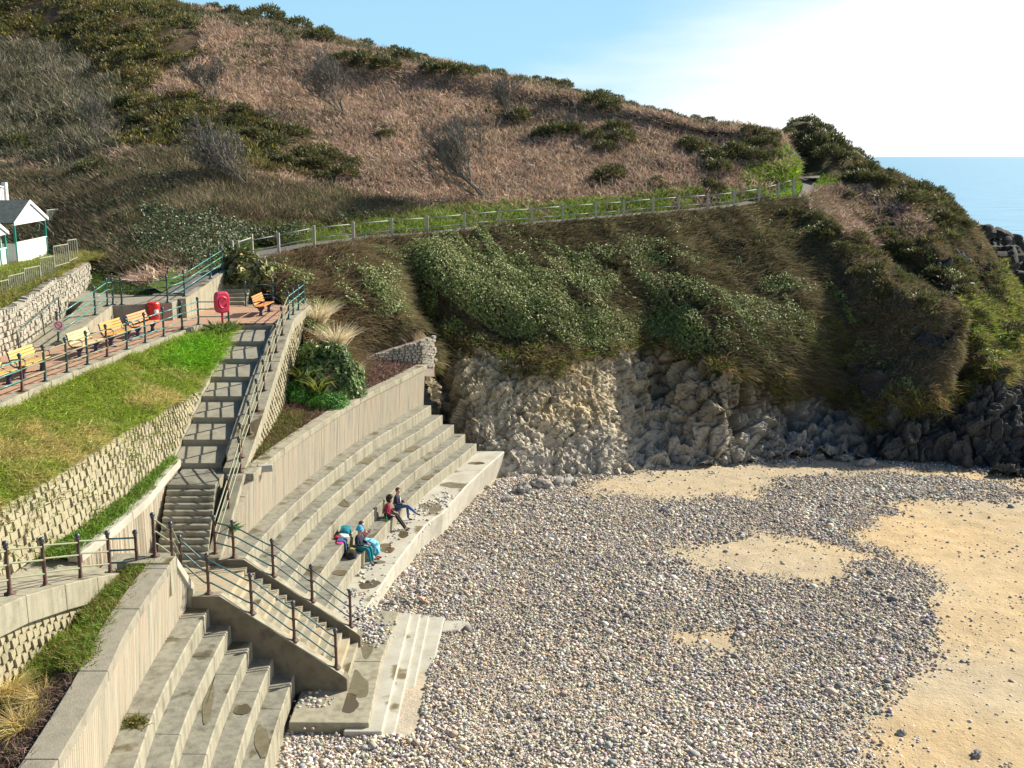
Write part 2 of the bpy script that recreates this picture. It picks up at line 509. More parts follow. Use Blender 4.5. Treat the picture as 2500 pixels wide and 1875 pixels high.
class Veg:
    """collects thousands of blades and leaves into one mesh"""
    def __init__(s): s.V = []; s.Q = []; s.T = []; s.C = []; s.n = 0

    def _push(s, V, C, Q=None, T=None):
        if Q is not None: s.Q.append(Q + s.n)
        if T is not None: s.T.append(T + s.n)
        s.V.append(V); s.C.append(C); s.n += len(V)

    def blades(s, p, d, L, w, col, bend=.4, droop=None):
        n = len(p)
        if n == 0: return s
        L = np.broadcast_to(L, (n,))[:, None]; w = np.broadcast_to(w, (n,))[:, None]
        side = unit(np.cross(d, rand_dir(n)))
        if droop is None: droop = rand_dir(n) * np.array((1, 1, .4)) - np.array((0, 0, .5))
        m = p + d * L * .55 + droop * L * bend * .2
        t = p + d * L + droop * L * bend * .7
        V = np.stack([p - side * w / 2, p + side * w / 2, m + side * w * .4, m - side * w * .4, t], 1).reshape(-1, 3)
        b = np.arange(n)[:, None] * 5
        s._push(V, np.repeat(col, 5, 0), b + np.array([[0, 1, 2, 3]]), b + np.array([[3, 2, 4]]))
        return s

    def leaves(s, p, nrm, size, col, tilt=.8, aspect=.6):
        n = len(p)
        if n == 0: return s
        nn = unit(nrm + rand_dir(n) * tilt)
        a = unit(np.cross(nn, rand_dir(n))); b = np.cross(nn, a)
        sz = np.broadcast_to(size, (n,))[:, None]
        V = np.stack([p - a * sz / 2, p + b * sz * aspect / 2 + nn * sz * .12, p + a * sz / 2, p - b * sz * aspect / 2 + nn * sz * .12], 1).reshape(-1, 3)
        s._push(V, np.repeat(col, 4, 0), np.arange(n)[:, None] * 4 + np.array([[0, 1, 2, 3]]))
        return s

    def mesh(s, name, mat):
        return mesh_np(name, np.concatenate(s.V), np.concatenate(s.Q) if s.Q else None, np.concatenate(s.T) if s.T else None, np.concatenate(s.C), mat)


def tint(n, *cols, var=.18):
    """n colours picked among cols with a little natural variation"""
    c = np.array(cols)[rng.integers(0, len(cols), n)]
    return c * (1 + var * rng.normal(size=(n, 1))).clip(.4, 1.8) * (1 + .06 * rng.normal(size=(n, 3)))


# ------------------------------------------------------------------ terrain: hill, cliff slope, headland, beach, sea
def st(*a): return [D(*q) for q in a]


FT = [(679, 571), (766, 553), (862, 544), (956, 535), (1043, 529), (1133, 521), (1220, 513), (1298, 507), (1374, 501), (1455, 495), (1523, 490),
      (1595, 483), (1658, 479), (1729, 474), (1793, 468), (1854, 459), (1902, 447), (1939, 436)]
FD = np.interp([p[0] for p in FT], [679, 1000, 1400, 1800, 1939], [62, 67, 72, 76.5, 79])
FBASE = [D(x, y, d) - np.array((0, 0, 1.1)) for (x, y), d in zip(FT, FD)]      # foot of each fence post


def fb(px, back=0.0, dz=0.0):
    xs = [p[0] for p in FT]
    q = np.array([np.interp(px, xs, [b[k] for b in FBASE]) for k in range(3)])
    return q + np.array((-.45 * back, .9 * back, dz))


# --- hillside above the path
hill = Sheet([
    st((-420, 680, 60), (-380, 420, 78), (-330, 200, 94), (-330, 20, 112), (-300, -180, 132), (-300, -150, 165)),
    st((-150, 645, 63), (-120, 430, 78), (-100, 230, 93), (-100, 20, 112), (-80, -170, 130), (-60, -120, 165)),
    st((150, 632, 63), (150, 480, 73), (150, 320, 85), (150, 150, 101), (170, -60, 122), (200, -30, 160)),
    st((420, 700, 53), (395, 560, 63), (380, 420, 74), (390, 250, 89), (420, 30, 114), (440, 40, 150)),
    [fb(679) + np.array((-2.4, 2.2, .1)), *st((560, 500, 68), (560, 350, 81), (580, 190, 97), (612, 55, 111), (640, 70, 145))],
    [fb(766, 1.8, -.45), *st((740, 480, 73.5), (765, 350, 85), (785, 215, 98), (805, 98, 109), (840, 110, 140))],
    [fb(1000, 1.8, -.45), *st((1000, 440, 79), (1010, 330, 89), (1020, 230, 98.5), (1025, 148, 106), (1050, 160, 135))],
    [fb(1250, 1.8, -.45), *st((1250, 435, 81), (1250, 345, 89.5), (1250, 262, 96), (1250, 196, 102), (1270, 205, 130))],
    [fb(1500, 1.8, -.45), *st((1500, 425, 82), (1500, 360, 88), (1500, 305, 93), (1500, 256, 97), (1520, 265, 125))],
    [fb(1700, 1.8, -.45), *st((1700, 422, 83), (1700, 375, 87), (1700, 335, 90), (1700, 306, 92.5), (1720, 315, 120))],
    [fb(1850, 1.8, -.45), *st((1850, 418, 83.5), (1850, 380, 86), (1850, 348, 88.5), (1850, 322, 91), (1860, 330, 115))],
    [fb(1920, 1.5, -.45) + np.array((.4, .6, 0)), *st((1930, 410, 84), (1921, 385, 86.5), (1911, 355, 89), (1905, 330, 91.5), (1905, 335, 115))],
    st((1950, 438, 85.5), (1938, 415, 88), (1926, 392, 90.5), (1916, 366, 93), (1908, 345, 96), (1900, 345, 118)),
], 190, 420)
hp = hill.flat()
hill.disp(fbm(hp * .16, 4, 3) * 1.5 * np.clip(np.repeat(hill.srow, hill.nc) * 1.2, 0, 1) + fbm(hp * .6, 3, 9) * .35)

# --- cliff and planted slope below the path, running round the cove into the headland
cl_keys = [
    st((560, 655, 56.5), (610, 690, 55.5), (660, 725, 54.6), (715, 770, 53.2), (745, 830, 49.5), (770, 925, 46), (770, 960, 45.8)),
    st((690, 622, 61.8), (735, 670, 57.5), (790, 740, 55), (850, 810, 53.5), (880, 870, 53.3), (905, 912, 53), (905, 940, 52.8)),
    [fb(862), *st((880, 640, 61), (920, 710, 57.5), (960, 775, 56.8), (1010, 813, 56.8), (1032, 890, 56.8), (1036, 940, 56.6))],
    [fb(956), *st((975, 620, 64.5), (1000, 660, 63.6), (1020, 760, 64), (1045, 860, 63), (1075, 970, 61), (1090, 1090, 58.6))],
    [fb(1043), *st((1065, 620, 65), (1090, 690, 62.7), (1105, 790, 62), (1120, 870, 60.2), (1135, 1010, 57.2), (1140, 1140, 55.8))],
    [fb(1133), *st((1160, 650, 65), (1185, 750, 62), (1200, 825, 61.2), (1215, 885, 59.4), (1235, 1040, 56.6), (1240, 1205, 54.6))],
    [fb(1220), *st((1260, 680, 65), (1290, 780, 62), (1300, 838, 60.8), (1310, 885, 59.3), (1330, 1040, 57), (1340, 1195, 55))],
    [fb(1374), *st((1420, 670, 66.5), (1440, 780, 63), (1445, 842, 61.4), (1450, 895, 60.4), (1470, 1040, 58), (1480, 1172, 55.8))],
    [fb(1523), *st((1570, 670, 67.5), (1580, 770, 65.4), (1580, 832, 64), (1590, 905, 63.2), (1600, 1030, 61.2), (1610, 1140, 58))],
    [fb(1658), *st((1720, 670, 67.5), (1740, 780, 63.6), (1740, 850, 61.5), (1745, 920, 60.6), (1740, 1040, 59.6), (1750, 1137, 58.5))],
    [fb(1793), *st((1870, 670, 69), (1900, 780, 65.2), (1900, 850, 63.8), (1890, 930, 63), (1880, 1040, 61.8), (1890, 1124, 59.7))],
    [fb(1902), *st((1990, 640, 71.5), (2050, 760, 68), (2060, 850, 66.6), (2040, 930, 65.8), (2010, 1040, 63.8), (2010, 1120, 60.2))],
    st((1965, 482, 80), (2085, 632, 69.8), (2200, 722, 65.8), (2300, 782, 63.4), (2310, 850, 62.2), (2250, 970, 61), (2170, 1122, 60)),
    st((2000, 450, 84), (2100, 555, 77), (2195, 645, 73), (2300, 735, 70), (2330, 860, 65.5), (2325, 990, 62), (2300, 1140, 59.6)),
    st((2030, 400, 88), (2140, 490, 81), (2240, 575, 75), (2330, 690, 70), (2390, 850, 64.5), (2410, 1000, 60.8), (2420, 1168, 58)),
    st((2070, 375, 90), (2215, 455, 84), (2315, 545, 78), (2390, 690, 73), (2455, 850, 67), (2500, 1000, 61.8), (2540, 1180, 57.3)),
    st((2112, 400, 91.5), (2262, 466, 85), (2347, 545, 80), (2422, 652, 76), (2502, 793, 71.5), (2590, 960, 65), (2660, 1190, 57)),
    st((2150, 440, 97), (2290, 510, 93), (2372, 590, 88), (2450, 700, 84), (2540, 830, 80), (2640, 980, 74), (2740, 1190, 65)),
    st((2160, 520, 106), (2300, 580, 104), (2380, 650, 100), (2460, 740, 97), (2550, 850, 93), (2680, 990, 88), (2790, 1170, 80)),
]
cliff = Sheet(cl_keys, 330, 760)
cp = cliff.flat()
cpx, cpy, cd = cliff.pix()
cs_ = np.repeat(cliff.srow, cliff.nc)
RT = np.interp(cpx, [700, 960, 1040, 1100, 1200, 1290, 1450, 1520, 1560, 1620, 1700, 1760, 1820, 1900, 2000, 2060, 2150, 2300, 2420, 2500, 2700],
               [2000, 980, 880, 850, 850, 862, 872, 860, 815, 820, 870, 890, 920, 950, 965, 985, 1000, 960, 900, 880, 900])
RT = RT + fbm(cp * .5, 3, 77) * 110
rockm = np.clip((cpy - RT) / 22 + .5, 0, 1)
ledge = np.clip(fbm(cp * np.array((.35, .35, .8)), 4, 78) * 12 - 1.2, 0, 1) * (cpx > 1880) * (cs_ > 2.2)
rockm = np.maximum(rockm, ledge)
rockm *= (cpx > 945)
# softer soil lumps on the slope, hard broken faces on the rock
STK = fbm(np.stack([(cpx * .8 - cpy * .62) / 42, (cpx * .5 + cpy * .8) / 330, cpx * 0], 1), 4, 90)
soil = fbm(cp * .22, 4, 21) * 1.3 + fbm(cp * .9, 3, 4) * .4 + STK * .45 + fbm(cp * .45, 4, 29) * .9
q = cp + np.stack([fbm(cp * .7, 3, 1), fbm(cp * .7, 3, 2), fbm(cp * .7, 3, 3)], 1) * .45
rot = np.array(((.87, .15, -.47), (-.15, .99, .03), (.47, .05, .88)))
q = q @ rot.T
big, e1, t1 = facets(q * np.array((.42, .42, .30)), 5)
mid, e2, t2 = facets(q * np.array((1.25, 1.25, .75)), 31)
sml, e3, t3 = facets(q * np.array((3.2, 3.2, 1.8)), 61)
crack = -np.clip(.14 - e1, 0, .14) * 3.2 - np.clip(.12 - e2, 0, .12) * 1.6
amp = np.interp(cpx, [1020, 1120, 1500, 1600, 2300], [.8, .42, .45, .95, 1.05])
amp = amp * np.interp(cpx, [1120, 1200, 1500, 1600], [1, .7, .7, 1])
fin, e4, t4 = facets(q * np.array((6.0, 7.5, 3.2)), 91)
strata = vn(np.stack([q[:, 0] * .5, q[:, 1] * .5, q[:, 2] * 3.2], 1), 13) - .5
rk = fin * .05 + strata * .16 - np.clip(.08 - e3, 0, .08) * .8 + amp * (big * .75 + mid * .5 + crack * .8) + sml * .13 + fbm(cp * 3.5, 3, 8) * .05
edge0 = np.clip(cs_ * 1.6, 0, 1)
cliff.disp(edge0 * ((1 - rockm) * soil + rockm * rk))
c_soil = np.array((.115, .085, .05)); c_green = np.array((.10, .115, .035))
tone = (t1 * .25 + t2 * .3 + t3 * .25 + t4 * .2)[:, None]
c_r = np.array((.20, .188, .16)) * (1 - tone) + np.array((.44, .41, .34)) * tone
seam = np.clip(1 - e2 / .09, 0, 1) * .45 + np.clip(1 - e3 / .10, 0, 1) * .3
c_r = c_r * (1 - seam)[:, None]
c_r = c_r * np.interp(cpx - (cpy - 900) * .5, [1000, 1120, 1480, 1640, 1850, 2000], [1.0, 1.4, 1.3, .85, .65, .45])[:, None]  # sunlit buttress painted paler, shaded recess to its right painted darker
warm = np.clip(fbm(cp * .45, 4, 50) * 4 + .35, 0, 1)[:, None]
c_r = c_r * np.array((1.04, .97, .84)); c_r = c_r * (1 - warm * .45) + c_r * np.array((1.12, .96, .66)) * warm * .45
# pale weed-free band near the sand, headland shade painted into the rock colour at the sea end, moss on ledges
base = np.clip((cp[:, 2] - .2) / 1.6, 0, 1)[:, None]
pale = np.array((.50, .48, .44))
c_r = c_r * base + (1 - base) * (c_r * .45 + pale * .45)
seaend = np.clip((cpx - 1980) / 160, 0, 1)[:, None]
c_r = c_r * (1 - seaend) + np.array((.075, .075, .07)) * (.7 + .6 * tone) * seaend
moss = (np.clip(fbm(cp * .8, 4, 60) * 5 - .35, 0, 1) * np.clip((cp[:, 2] - 1.0) / 3, 0, 1) * np.clip(cliff.N.reshape(-1, 3)[:, 2] * 2, 0, 1))[:, None]
c_r = c_r * (1 - moss * .8) + np.array((.13, .12, .04)) * moss * .8
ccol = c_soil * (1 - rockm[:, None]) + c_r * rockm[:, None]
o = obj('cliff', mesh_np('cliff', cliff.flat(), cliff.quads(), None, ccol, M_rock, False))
tag(o, 'rocky cliff and scrub covered slope curving round the cove to the headland', 'cliff', kind='structure')

hcol = np.tile(np.array((.12, .085, .055)), (len(hp), 1))
o = obj('hillside', mesh_np('hillside', hill.flat(), hill.quads(), None, hcol, M_ground, True))
tag(o, 'brown bracken covered hillside rising above the coast path', 'hillside', kind='structure')

# --- knoll beside the path where it turns out of sight
knoll = Sheet([
    st((1880, 425, 97), (1880, 400, 98), (1880, 380, 99), (1880, 360, 100), (1880, 345, 101), (1880, 350, 112)),
    st((1945, 445, 86), (1925, 400, 91), (1912, 372, 93), (1908, 335, 95.5), (1905, 322, 98), (1900, 340, 110)),
    st((1985, 440, 85), (1970, 405, 89), (1958, 370, 91), (1950, 322, 93.5), (1945, 306, 96), (1940, 330, 110)),
    st((2010, 450, 84), (2010, 400, 87), (2000, 360, 89.5), (1985, 320, 92), (1975, 304, 95), (1970, 330, 110)),
    st((2050, 440, 84.5), (2050, 400, 87), (2045, 370, 89.5), (2035, 345, 91.5), (2025, 330, 94), (2020, 350, 108)),
    st((2110, 450, 85.5), (2110, 425, 87.5), (2105, 400, 90), (2095, 380, 92), (2090, 368, 94), (2090, 390, 106)),
    st((2160, 470, 87), (2155, 450, 90), (2150, 440, 93), (2145, 432, 95), (2140, 428, 97), (2140, 450, 106)),
], 60, 70)
kp = knoll.flat(); knoll.disp(fbm(kp * .4, 3, 12) * .8)
o = obj('knoll', mesh_np('knoll', knoll.flat(), knoll.quads(), None, np.tile(np.array((.11, .09, .045)), (len(kp), 1)), M_ground, True))
tag(o, 'scrubby knoll on the seaward side of the bend in the coast path', 'knoll', kind='structure')

# --- beach
def beach_z(x, y):
    z = .12 - .036 * np.clip(y - 30, -6, 60) - .02 * (x + 3)
    return np.where(x > 34, z - (x - 34) * .07, z)


SAND = [[(1352, 1190), (1420, 1158), (1503, 1153), (1695, 1130), (1865, 1119), (2034, 1113), (2260, 1130), (2600, 1153), (2600, 1192), (2373, 1186), (2147, 1150), (2034, 1158), (1865, 1195), (1695, 1240), (1582, 1236), (1440, 1205)],
        [(2080, 1288), (2147, 1243), (2260, 1215), (2600, 1205), (2700, 1900), (2147, 1900), (2080, 1800), (2045, 1740), (2147, 1695), (2250, 1630), (2225, 1582), (2238, 1526), (2260, 1480), (2249, 1401), (2125, 1345)],
        [(1616, 1356), (1695, 1317), (1808, 1283), (1921, 1300), (2034, 1334), (2113, 1356), (2125, 1401), (2034, 1424), (1921, 1407), (1808, 1413), (1695, 1401)],
        [(1605, 1548), (1763, 1537), (1853, 1571), (1786, 1599), (1639, 1594)]]


def sandmask(P, rag=14):
    x, y, d = proj(P)
    k = rag * 25 / np.maximum(d, 10)
    x = x + (fbm(P * np.array((.5, .5, 0)), 4, 5)) * 190 + rng.normal(size=len(P)) * k
    y = y + (fbm(P * np.array((.5, .5, 0)) + 9, 4, 6)) * 62 + rng.normal(size=len(P)) * k * .45
    m = np.zeros(len(P), bool)
    for poly in SAND: m |= inpoly(x, y, poly)
    return m


bx, by = np.meshgrid(np.linspace(-8, 70, 520), np.linspace(12, 92, 420))
bz = beach_z(bx, by)
bp_ = np.stack([bx.ravel(), by.ravel(), bz.ravel()], 1)
bp_[:, 2] += fbm(bp_ * np.array((.25, .25, 0)), 4, 41) * .35 + fbm(bp_ * np.array((1.6, 1.6, 0)), 3, 42) * .06
BG = bp_[:, 2].reshape(bz.shape)
def ground_z(x, y):
    i = np.clip(((y - 12) / 80 * 419), 0, 418); j = np.clip(((x + 8) / 78 * 519), 0, 518)
    a, b = np.floor(i).astype(int), np.floor(j).astype(int); u, v = i - a, j - b
    return (BG[a, b] * (1 - u) + BG[a + 1, b] * u) * (1 - v) + (BG[a, b + 1] * (1 - u) + BG[a + 1, b + 1] * u) * v
sm = ((sandmask(bp_, 20).astype(float) + sandmask(bp_, 20) + sandmask(bp_, 55) + sandmask(bp_, 55)) / 4)[:, None]
sm = np.maximum(sm, .35)
dampn = np.clip(fbm(bp_ * np.array((.12, .2, 0)), 3, 44) * 3 + .5, 0, 1)[:, None]
csand = np.array((.50, .375, .215)) * (1 - dampn) + np.array((.44, .365, .25)) * dampn
cgrav = np.array((.42, .385, .33))
iq = np.arange(520 * 420).reshape(420, 520)
quads = np.stack([iq[:-1, :-1], iq[:-1, 1:], iq[1:, 1:], iq[1:, :-1]], 2).reshape(-1, 4)
o = obj('beach', mesh_np('beach', bp_, quads, None, csand * sm + cgrav * (1 - sm), M_beach, True))
tag(o, 'golden sand beach with banks of grey shingle in the cove', 'beach', kind='structure')

# --- sea
m, n, l, b = nt('sea_water')
b.inputs['Base Color'].default_value = (.055, .17, .27, 1)
b.inputs['Roughness'].default_value = .38
b.inputs['Specular IOR Level'].default_value = .3
t = n.new('ShaderNodeTexCoord'); mpn = n.new('ShaderNodeMapping'); mpn.inputs['Scale'].default_value = (.05, .16, 1)
x = n.new('ShaderNodeTexNoise'); x.inputs['Scale'].default_value = 1.0; x.inputs['Detail'].default_value = 9; x.inputs['Roughness'].default_value = .6
l.new(t.outputs['Object'], mpn.inputs[0]); l.new(mpn.outputs[0], x.inputs['Vector'])
bp = n.new('ShaderNodeBump'); bp.inputs['Strength'].default_value = .6; bp.inputs['Distance'].default_value = 1.2
l.new(x.outputs['Fac'], bp.inputs['Height']); l.new(bp.outputs[0], b.inputs['Normal'])
r = ramp(n, [(.35, (.10, .30, .47)), (.62, (.18, .41, .58))]); l.new(x.outputs['Fac'], r.inputs[0]); l.new(r.outputs[0], b.inputs['Base Color'])
SEA = -4.0
mb = MB(); mb.add([(-90000, -3000, SEA), (90000, -3000, SEA), (90000, 90000, SEA), (-90000, 90000, SEA)], [(0, 1, 2, 3)])
o = mb.build('sea', m); tag(o, 'calm pale blue sea stretching to the horizon', 'sea', kind='structure')

mb = MB(); mb.prism([(-9.75, -20), (-9.75, 34), (-10.2, 53), (-8.0, 56), (-8.0, 66), (-130, 120), (-130, -20)], -6, 2.5)
mb.prism([(-16.4, 54.2), (-15.1, 54.2), (-15.1, 62), (-17, 66), (-60, 90), (-60, 54.2)], 2.4, 8.75)
o = mb.build('ground', M_ground); tag(o, 'made ground under the promenade and the foot of the hill', 'ground', kind='structure')
mb = MB(); mb.prism([(-16, 53.3), (-9.98, 52.1), (-9.4, 55.5), (-12.5, 60.5), (-16, 60)], 3.0, 7.95)
o = mb.build('ground', M_ground); tag(o, 'earth bank behind the bench terrace', 'ground', kind='structure')
BEND = Sheet([[q_ - np.array((0, 0, .10)) for q_ in r_] for r_ in (
    st((1890, 488, 78.4), (1898, 472, 80.5), (1902, 458, 82.5), (1900, 447, 84)),
    st((1938, 486, 79.4), (1950, 464, 81.5), (1950, 447, 83.5), (1945, 432, 86.5)),
    st((1988, 472, 81.4), (1992, 453, 83.2), (1992, 438, 85.4), (1985, 424, 88)),
    st((2030, 422, 86.3), (2032, 412, 87.6), (2032, 404, 88.8), (2028, 394, 91)))], 24, 30)
o = obj('path_verge', mesh_np('path_verge', BEND.flat(), BEND.quads(), None, np.tile(np.array((.10, .16, .03)), (24 * 30, 1)), M_ground, True))
tag(o, 'grass at the bend of the coast path', 'verge', kind='structure')
def sheet_from_rows(name, rows, mat, col, label, cat, disp=0.0, smooth=True, n=12, thick=None):
    """ground patch skinned through rows of world points (all rows same length)"""
    S = Sheet(rows, n * (len(rows[0]) - 1) + 1, n * (len(rows) - 1) + 1)
    if disp: S.disp(fbm(S.flat() * .9, 4, 71) * disp)
    o = obj(name, mesh_np(name, S.flat(), S.quads(), None, np.tile(np.array(col), (S.nr * S.nc, 1)), mat, smooth))
    tag(o, label, cat, kind='structure')
    return S


# ---- coast path (asphalt) behind the wooden fence
pth = [np.array((-16.3, 50.6, 9.15)), np.array((-15.9, 53.5, 9.45)), np.array((-15.1, 57.0, 9.72)), np.array((-14.4, 59.6, 9.85))]
PATH_C = pth + [fb(px, 1.05, .04) for px in range(679, 1940, 60)] + [fb(1939, 1.05, .06)] + [D(1966, 440, 83.5) + np.array((0, 0, .1)), D(1972, 425, 86.5) + np.array((0, 0, .1)), D(1955, 410, 89.5), D(1928, 398, 92), D(1905, 388, 95)]
PATH_C = np.array(PATH_C)
tt = np.concatenate([[0], np.cumsum(np.linalg.norm(np.diff(PATH_C[:, :2], axis=0), axis=1))])
cl = herm(PATH_C, tt, np.linspace(0, tt[-1], 160))
tg = unit(np.gradient(cl, axis=0) * np.array((1, 1, 0)))
nr_ = np.stack([-tg[:, 1], tg[:, 0], np.zeros(len(cl))], 1)
ke0 = int(np.argmax(cl[:, 0] > FBASE[-1][0] + .3)); clp = cl.copy(); clp[ke0 + 4:] = cl[ke0 + 4]; nrp = nr_.copy(); nrp[ke0 + 4:] = nr_[ke0 + 4]
V = np.concatenate([clp + nrp * w - np.array((0, 0, .02 * abs(w))) for w in (-.95, 0, .95)])
i = np.arange(160)
quads = np.concatenate([np.stack([i[:-1] + k * 160, i[1:] + k * 160, i[1:] + (k + 1) * 160, i[:-1] + (k + 1) * 160], 1) for k in (0, 1)])
o = obj('path', mesh_np('path', V, quads, None, None, M_asphalt, True)); tag(o, 'grey tarmac coast path curving along the foot of the hill', 'path', kind='structure')
# verge under and beside the path
ke = int(np.argmax(cl[:, 0] > FBASE[-1][0] + .3)); cle, nre = cl.copy(), nr_.copy()
cle[ke:] = cl[ke]; nre[ke:] = nr_[ke]          # the verge ends at the last fence post
wv = np.linspace(-2.2, 4.6, 10)
ramp_in = np.clip(tt[-1] * np.linspace(0, 1, 160) / 9, .25, 1)[:, None]
V = np.concatenate([cle + nre * w * ramp_in - np.array((0, 0, .07 + (.25 * max(-w - .9, 0)) - .12 * max(w - 1, 0))) for w in wv])
quads = np.concatenate([np.stack([i[:-1] + k * 160, i[1:] + k * 160, i[1:] + (k + 1) * 160, i[:-1] + (k + 1) * 160], 1) for k in range(9)])
V = V + np.array((0, 0, 1)) * (fbm(V * 1.2, 3, 5) * .25 * np.repeat(np.abs(wv) > 1.1, 160))[:, None]
o = obj('path_verge', mesh_np('path_verge', V, quads, None, np.tile(np.array((.07, .10, .025)), (len(V), 1)), M_ground, True))
tag(o, 'bright green grass verge along the coast path', 'verge', kind='structure')
VERGE = V.reshape(10, 160, 3)
bs = BEND.G[:, 8:19] + np.array((0, 0, .07)); nb = bs.shape[1]
ib = np.arange(bs.shape[0] * nb).reshape(bs.shape[0], nb)
o = obj('path', mesh_np('path', bs.reshape(-1, 3), np.stack([ib[:-1, :-1], ib[:-1, 1:], ib[1:, 1:], ib[1:, :-1]], 2).reshape(-1, 4), None, None, M_asphalt, True)); tag(o, 'tarmac path at the bend beyond the last fence post', 'path', kind='structure')

# ---- ground on the landward side: lawn by the huts, bank under the hill, base of the promenade
LEFT = sheet_from_rows('lawn', [
    [np.array((-30.0, 30, 9.7)), np.array((-30, 40, 9.8)), np.array((-31, 50, 9.9)), np.array((-31, 60, 10.0)), np.array((-34, 70, 10.4))],
    [np.array((-22.5, 30, 9.5)), np.array((-22.6, 40, 9.7)), np.array((-23, 50, 9.9)), np.array((-26, 60, 9.9)), np.array((-27, 69, 10.0))],
    [np.array((-19.5, 30, 9.3)), np.array((-19.6, 40, 9.55)), np.array((-20.7, 48, 10.1)), np.array((-22, 56, 10.3)), np.array((-22, 65, 9.6))],
], M_ground, (.12, .14, .03), 'grass lawn behind the rubble wall where the beach huts stand', 'lawn', .25)
BANK = sheet_from_rows('bank', [
    [np.array((-21.6, 53.0, 8.9)), np.array((-21.8, 57, 9.6)), np.array((-22.4, 64, 9.8))],
    [np.array((-18.6, 50.9, 8.96)), np.array((-18.8, 55, 9.2)), np.array((-19.5, 63, 9.6))],
    [np.array((-17.0, 51.2, 9.0)), np.array((-16.6, 54.5, 9.3)), np.array((-17.0, 62, 10.2))],
    [np.array((-16.8, 53, 9.1)), np.array((-15.9, 57.5, 9.6)), np.array((-15.2, 62, 10.3))],
], M_ground, (.09, .12, .03), 'grassy bank between the ramp and the foot of the hill', 'bank', .2)

# ---- bench promenade (brick paving at 8.2 m) with its kerb
ZB = 8.2
KERB = np.array([(-15.95, 20.0), (-15.75, 27.0), (-15.6, 32.98), (-15.51, 34.49), (-15.4, 35.99), (-15.24, 37.39), (-15.1, 38.9), (-14.91, 40.44), (-14.7, 41.91), (-14.47, 43.49), (-14.26, 45.3), (-13.95, 46.67), (-12.4, 46.75)])
mb = MB()
poly = [tuple(p) for p in KERB] + [(-10.2, 46.9), (-10.25, 52.3), (-12.1, 53.7), (-13.5, 53.3), (-16.2, 53.9), (-15.4, 48.4), (-17.7, 47.0), (-18.2, 41.4), (-19.15, 40.5), (-19.1, 20)]
mb.prism(poly, ZB - .6, ZB)
o = mb.build('pavement', M_paving); tag(o, 'brick paved terrace where the benches stand', 'pavement', kind='structure')
t = thing('concrete_kerb', 'pale concrete kerb edging the bench terrace above the grass bank', 'kerb', (KERB[5][0], KERB[5][1], ZB - .3))
mb = MB()
ko = np.array([(p[0] + .26, p[1]) for p in KERB[:-1]] + [(-12.4, 46.45)])
ki = np.array([(p[0] - .12, p[1]) for p in KERB[:-1]] + [(-12.4, 46.9)])
for a in range(len(KERB) - 1):
    s_ = .012
    A, B = KERB[a], KERB[a + 1]
    mb.prism([ko[a] + (0, s_), ko[a + 1] - (0, s_), ki[a + 1] - (0, s_), ki[a] + (0, s_)], ZB - .55, ZB + .035)
mb.build('edge_course', M_conc, t, bevel=.015)

# ---- grass bank below the bench terrace and its split block retaining wall
BW = np.array([(-13.25, 20.0, 6.8), (-13.0, 25.5, 6.8), (-12.55, 29.0, 6.85), (-12.4, 33.0, 6.9), (-12.35, 36.5, 7.0), (-12.3, 40.0, 7.1)])     # top of wall
BB = np.array([(-12.95, 20.0, 6.0), (-12.6, 24.9, 5.3), (-11.9, 28.0, 5.1), (-11.75, 31.0, 5.2), (-11.75, 35.0, 5.2), (-11.95, 40.0, 6.6)])     # its foot
rows = []
for y, xr, zr, xw, zw in ((18, -15.5, 7.95, -13.4, 6.78), (25.5, -15.5, 7.95, -13.1, 6.78), (29, -15.4, 7.95, -12.7, 6.83), (33, -15.32, 7.95, -12.5, 6.88), (36.5, -15.0, 7.95, -12.0, 6.98), (40, -14.75, 7.95, -12.02, 7.0), (43, -14.35, 7.95, -12.12, 7.55), (45.3, -14.0, 7.95, -12.2, 8.0), (46.6, -13.6, 8.05, -12.25, 8.12)):
    f = [(xr + (xw - xr) * u, y + (.0 if y < 46 else 0), zr + (zw - zr) * (u ** .85)) for u in (0, .35, .7, 1.0)]
    rows.append([np.array(q) for q in f])
GBANK = sheet_from_rows('grass_bank', rows, M_ground, (.13, .13, .035), 'sloping grass bank between the bench terrace and the block wall', 'grass bank', .35)


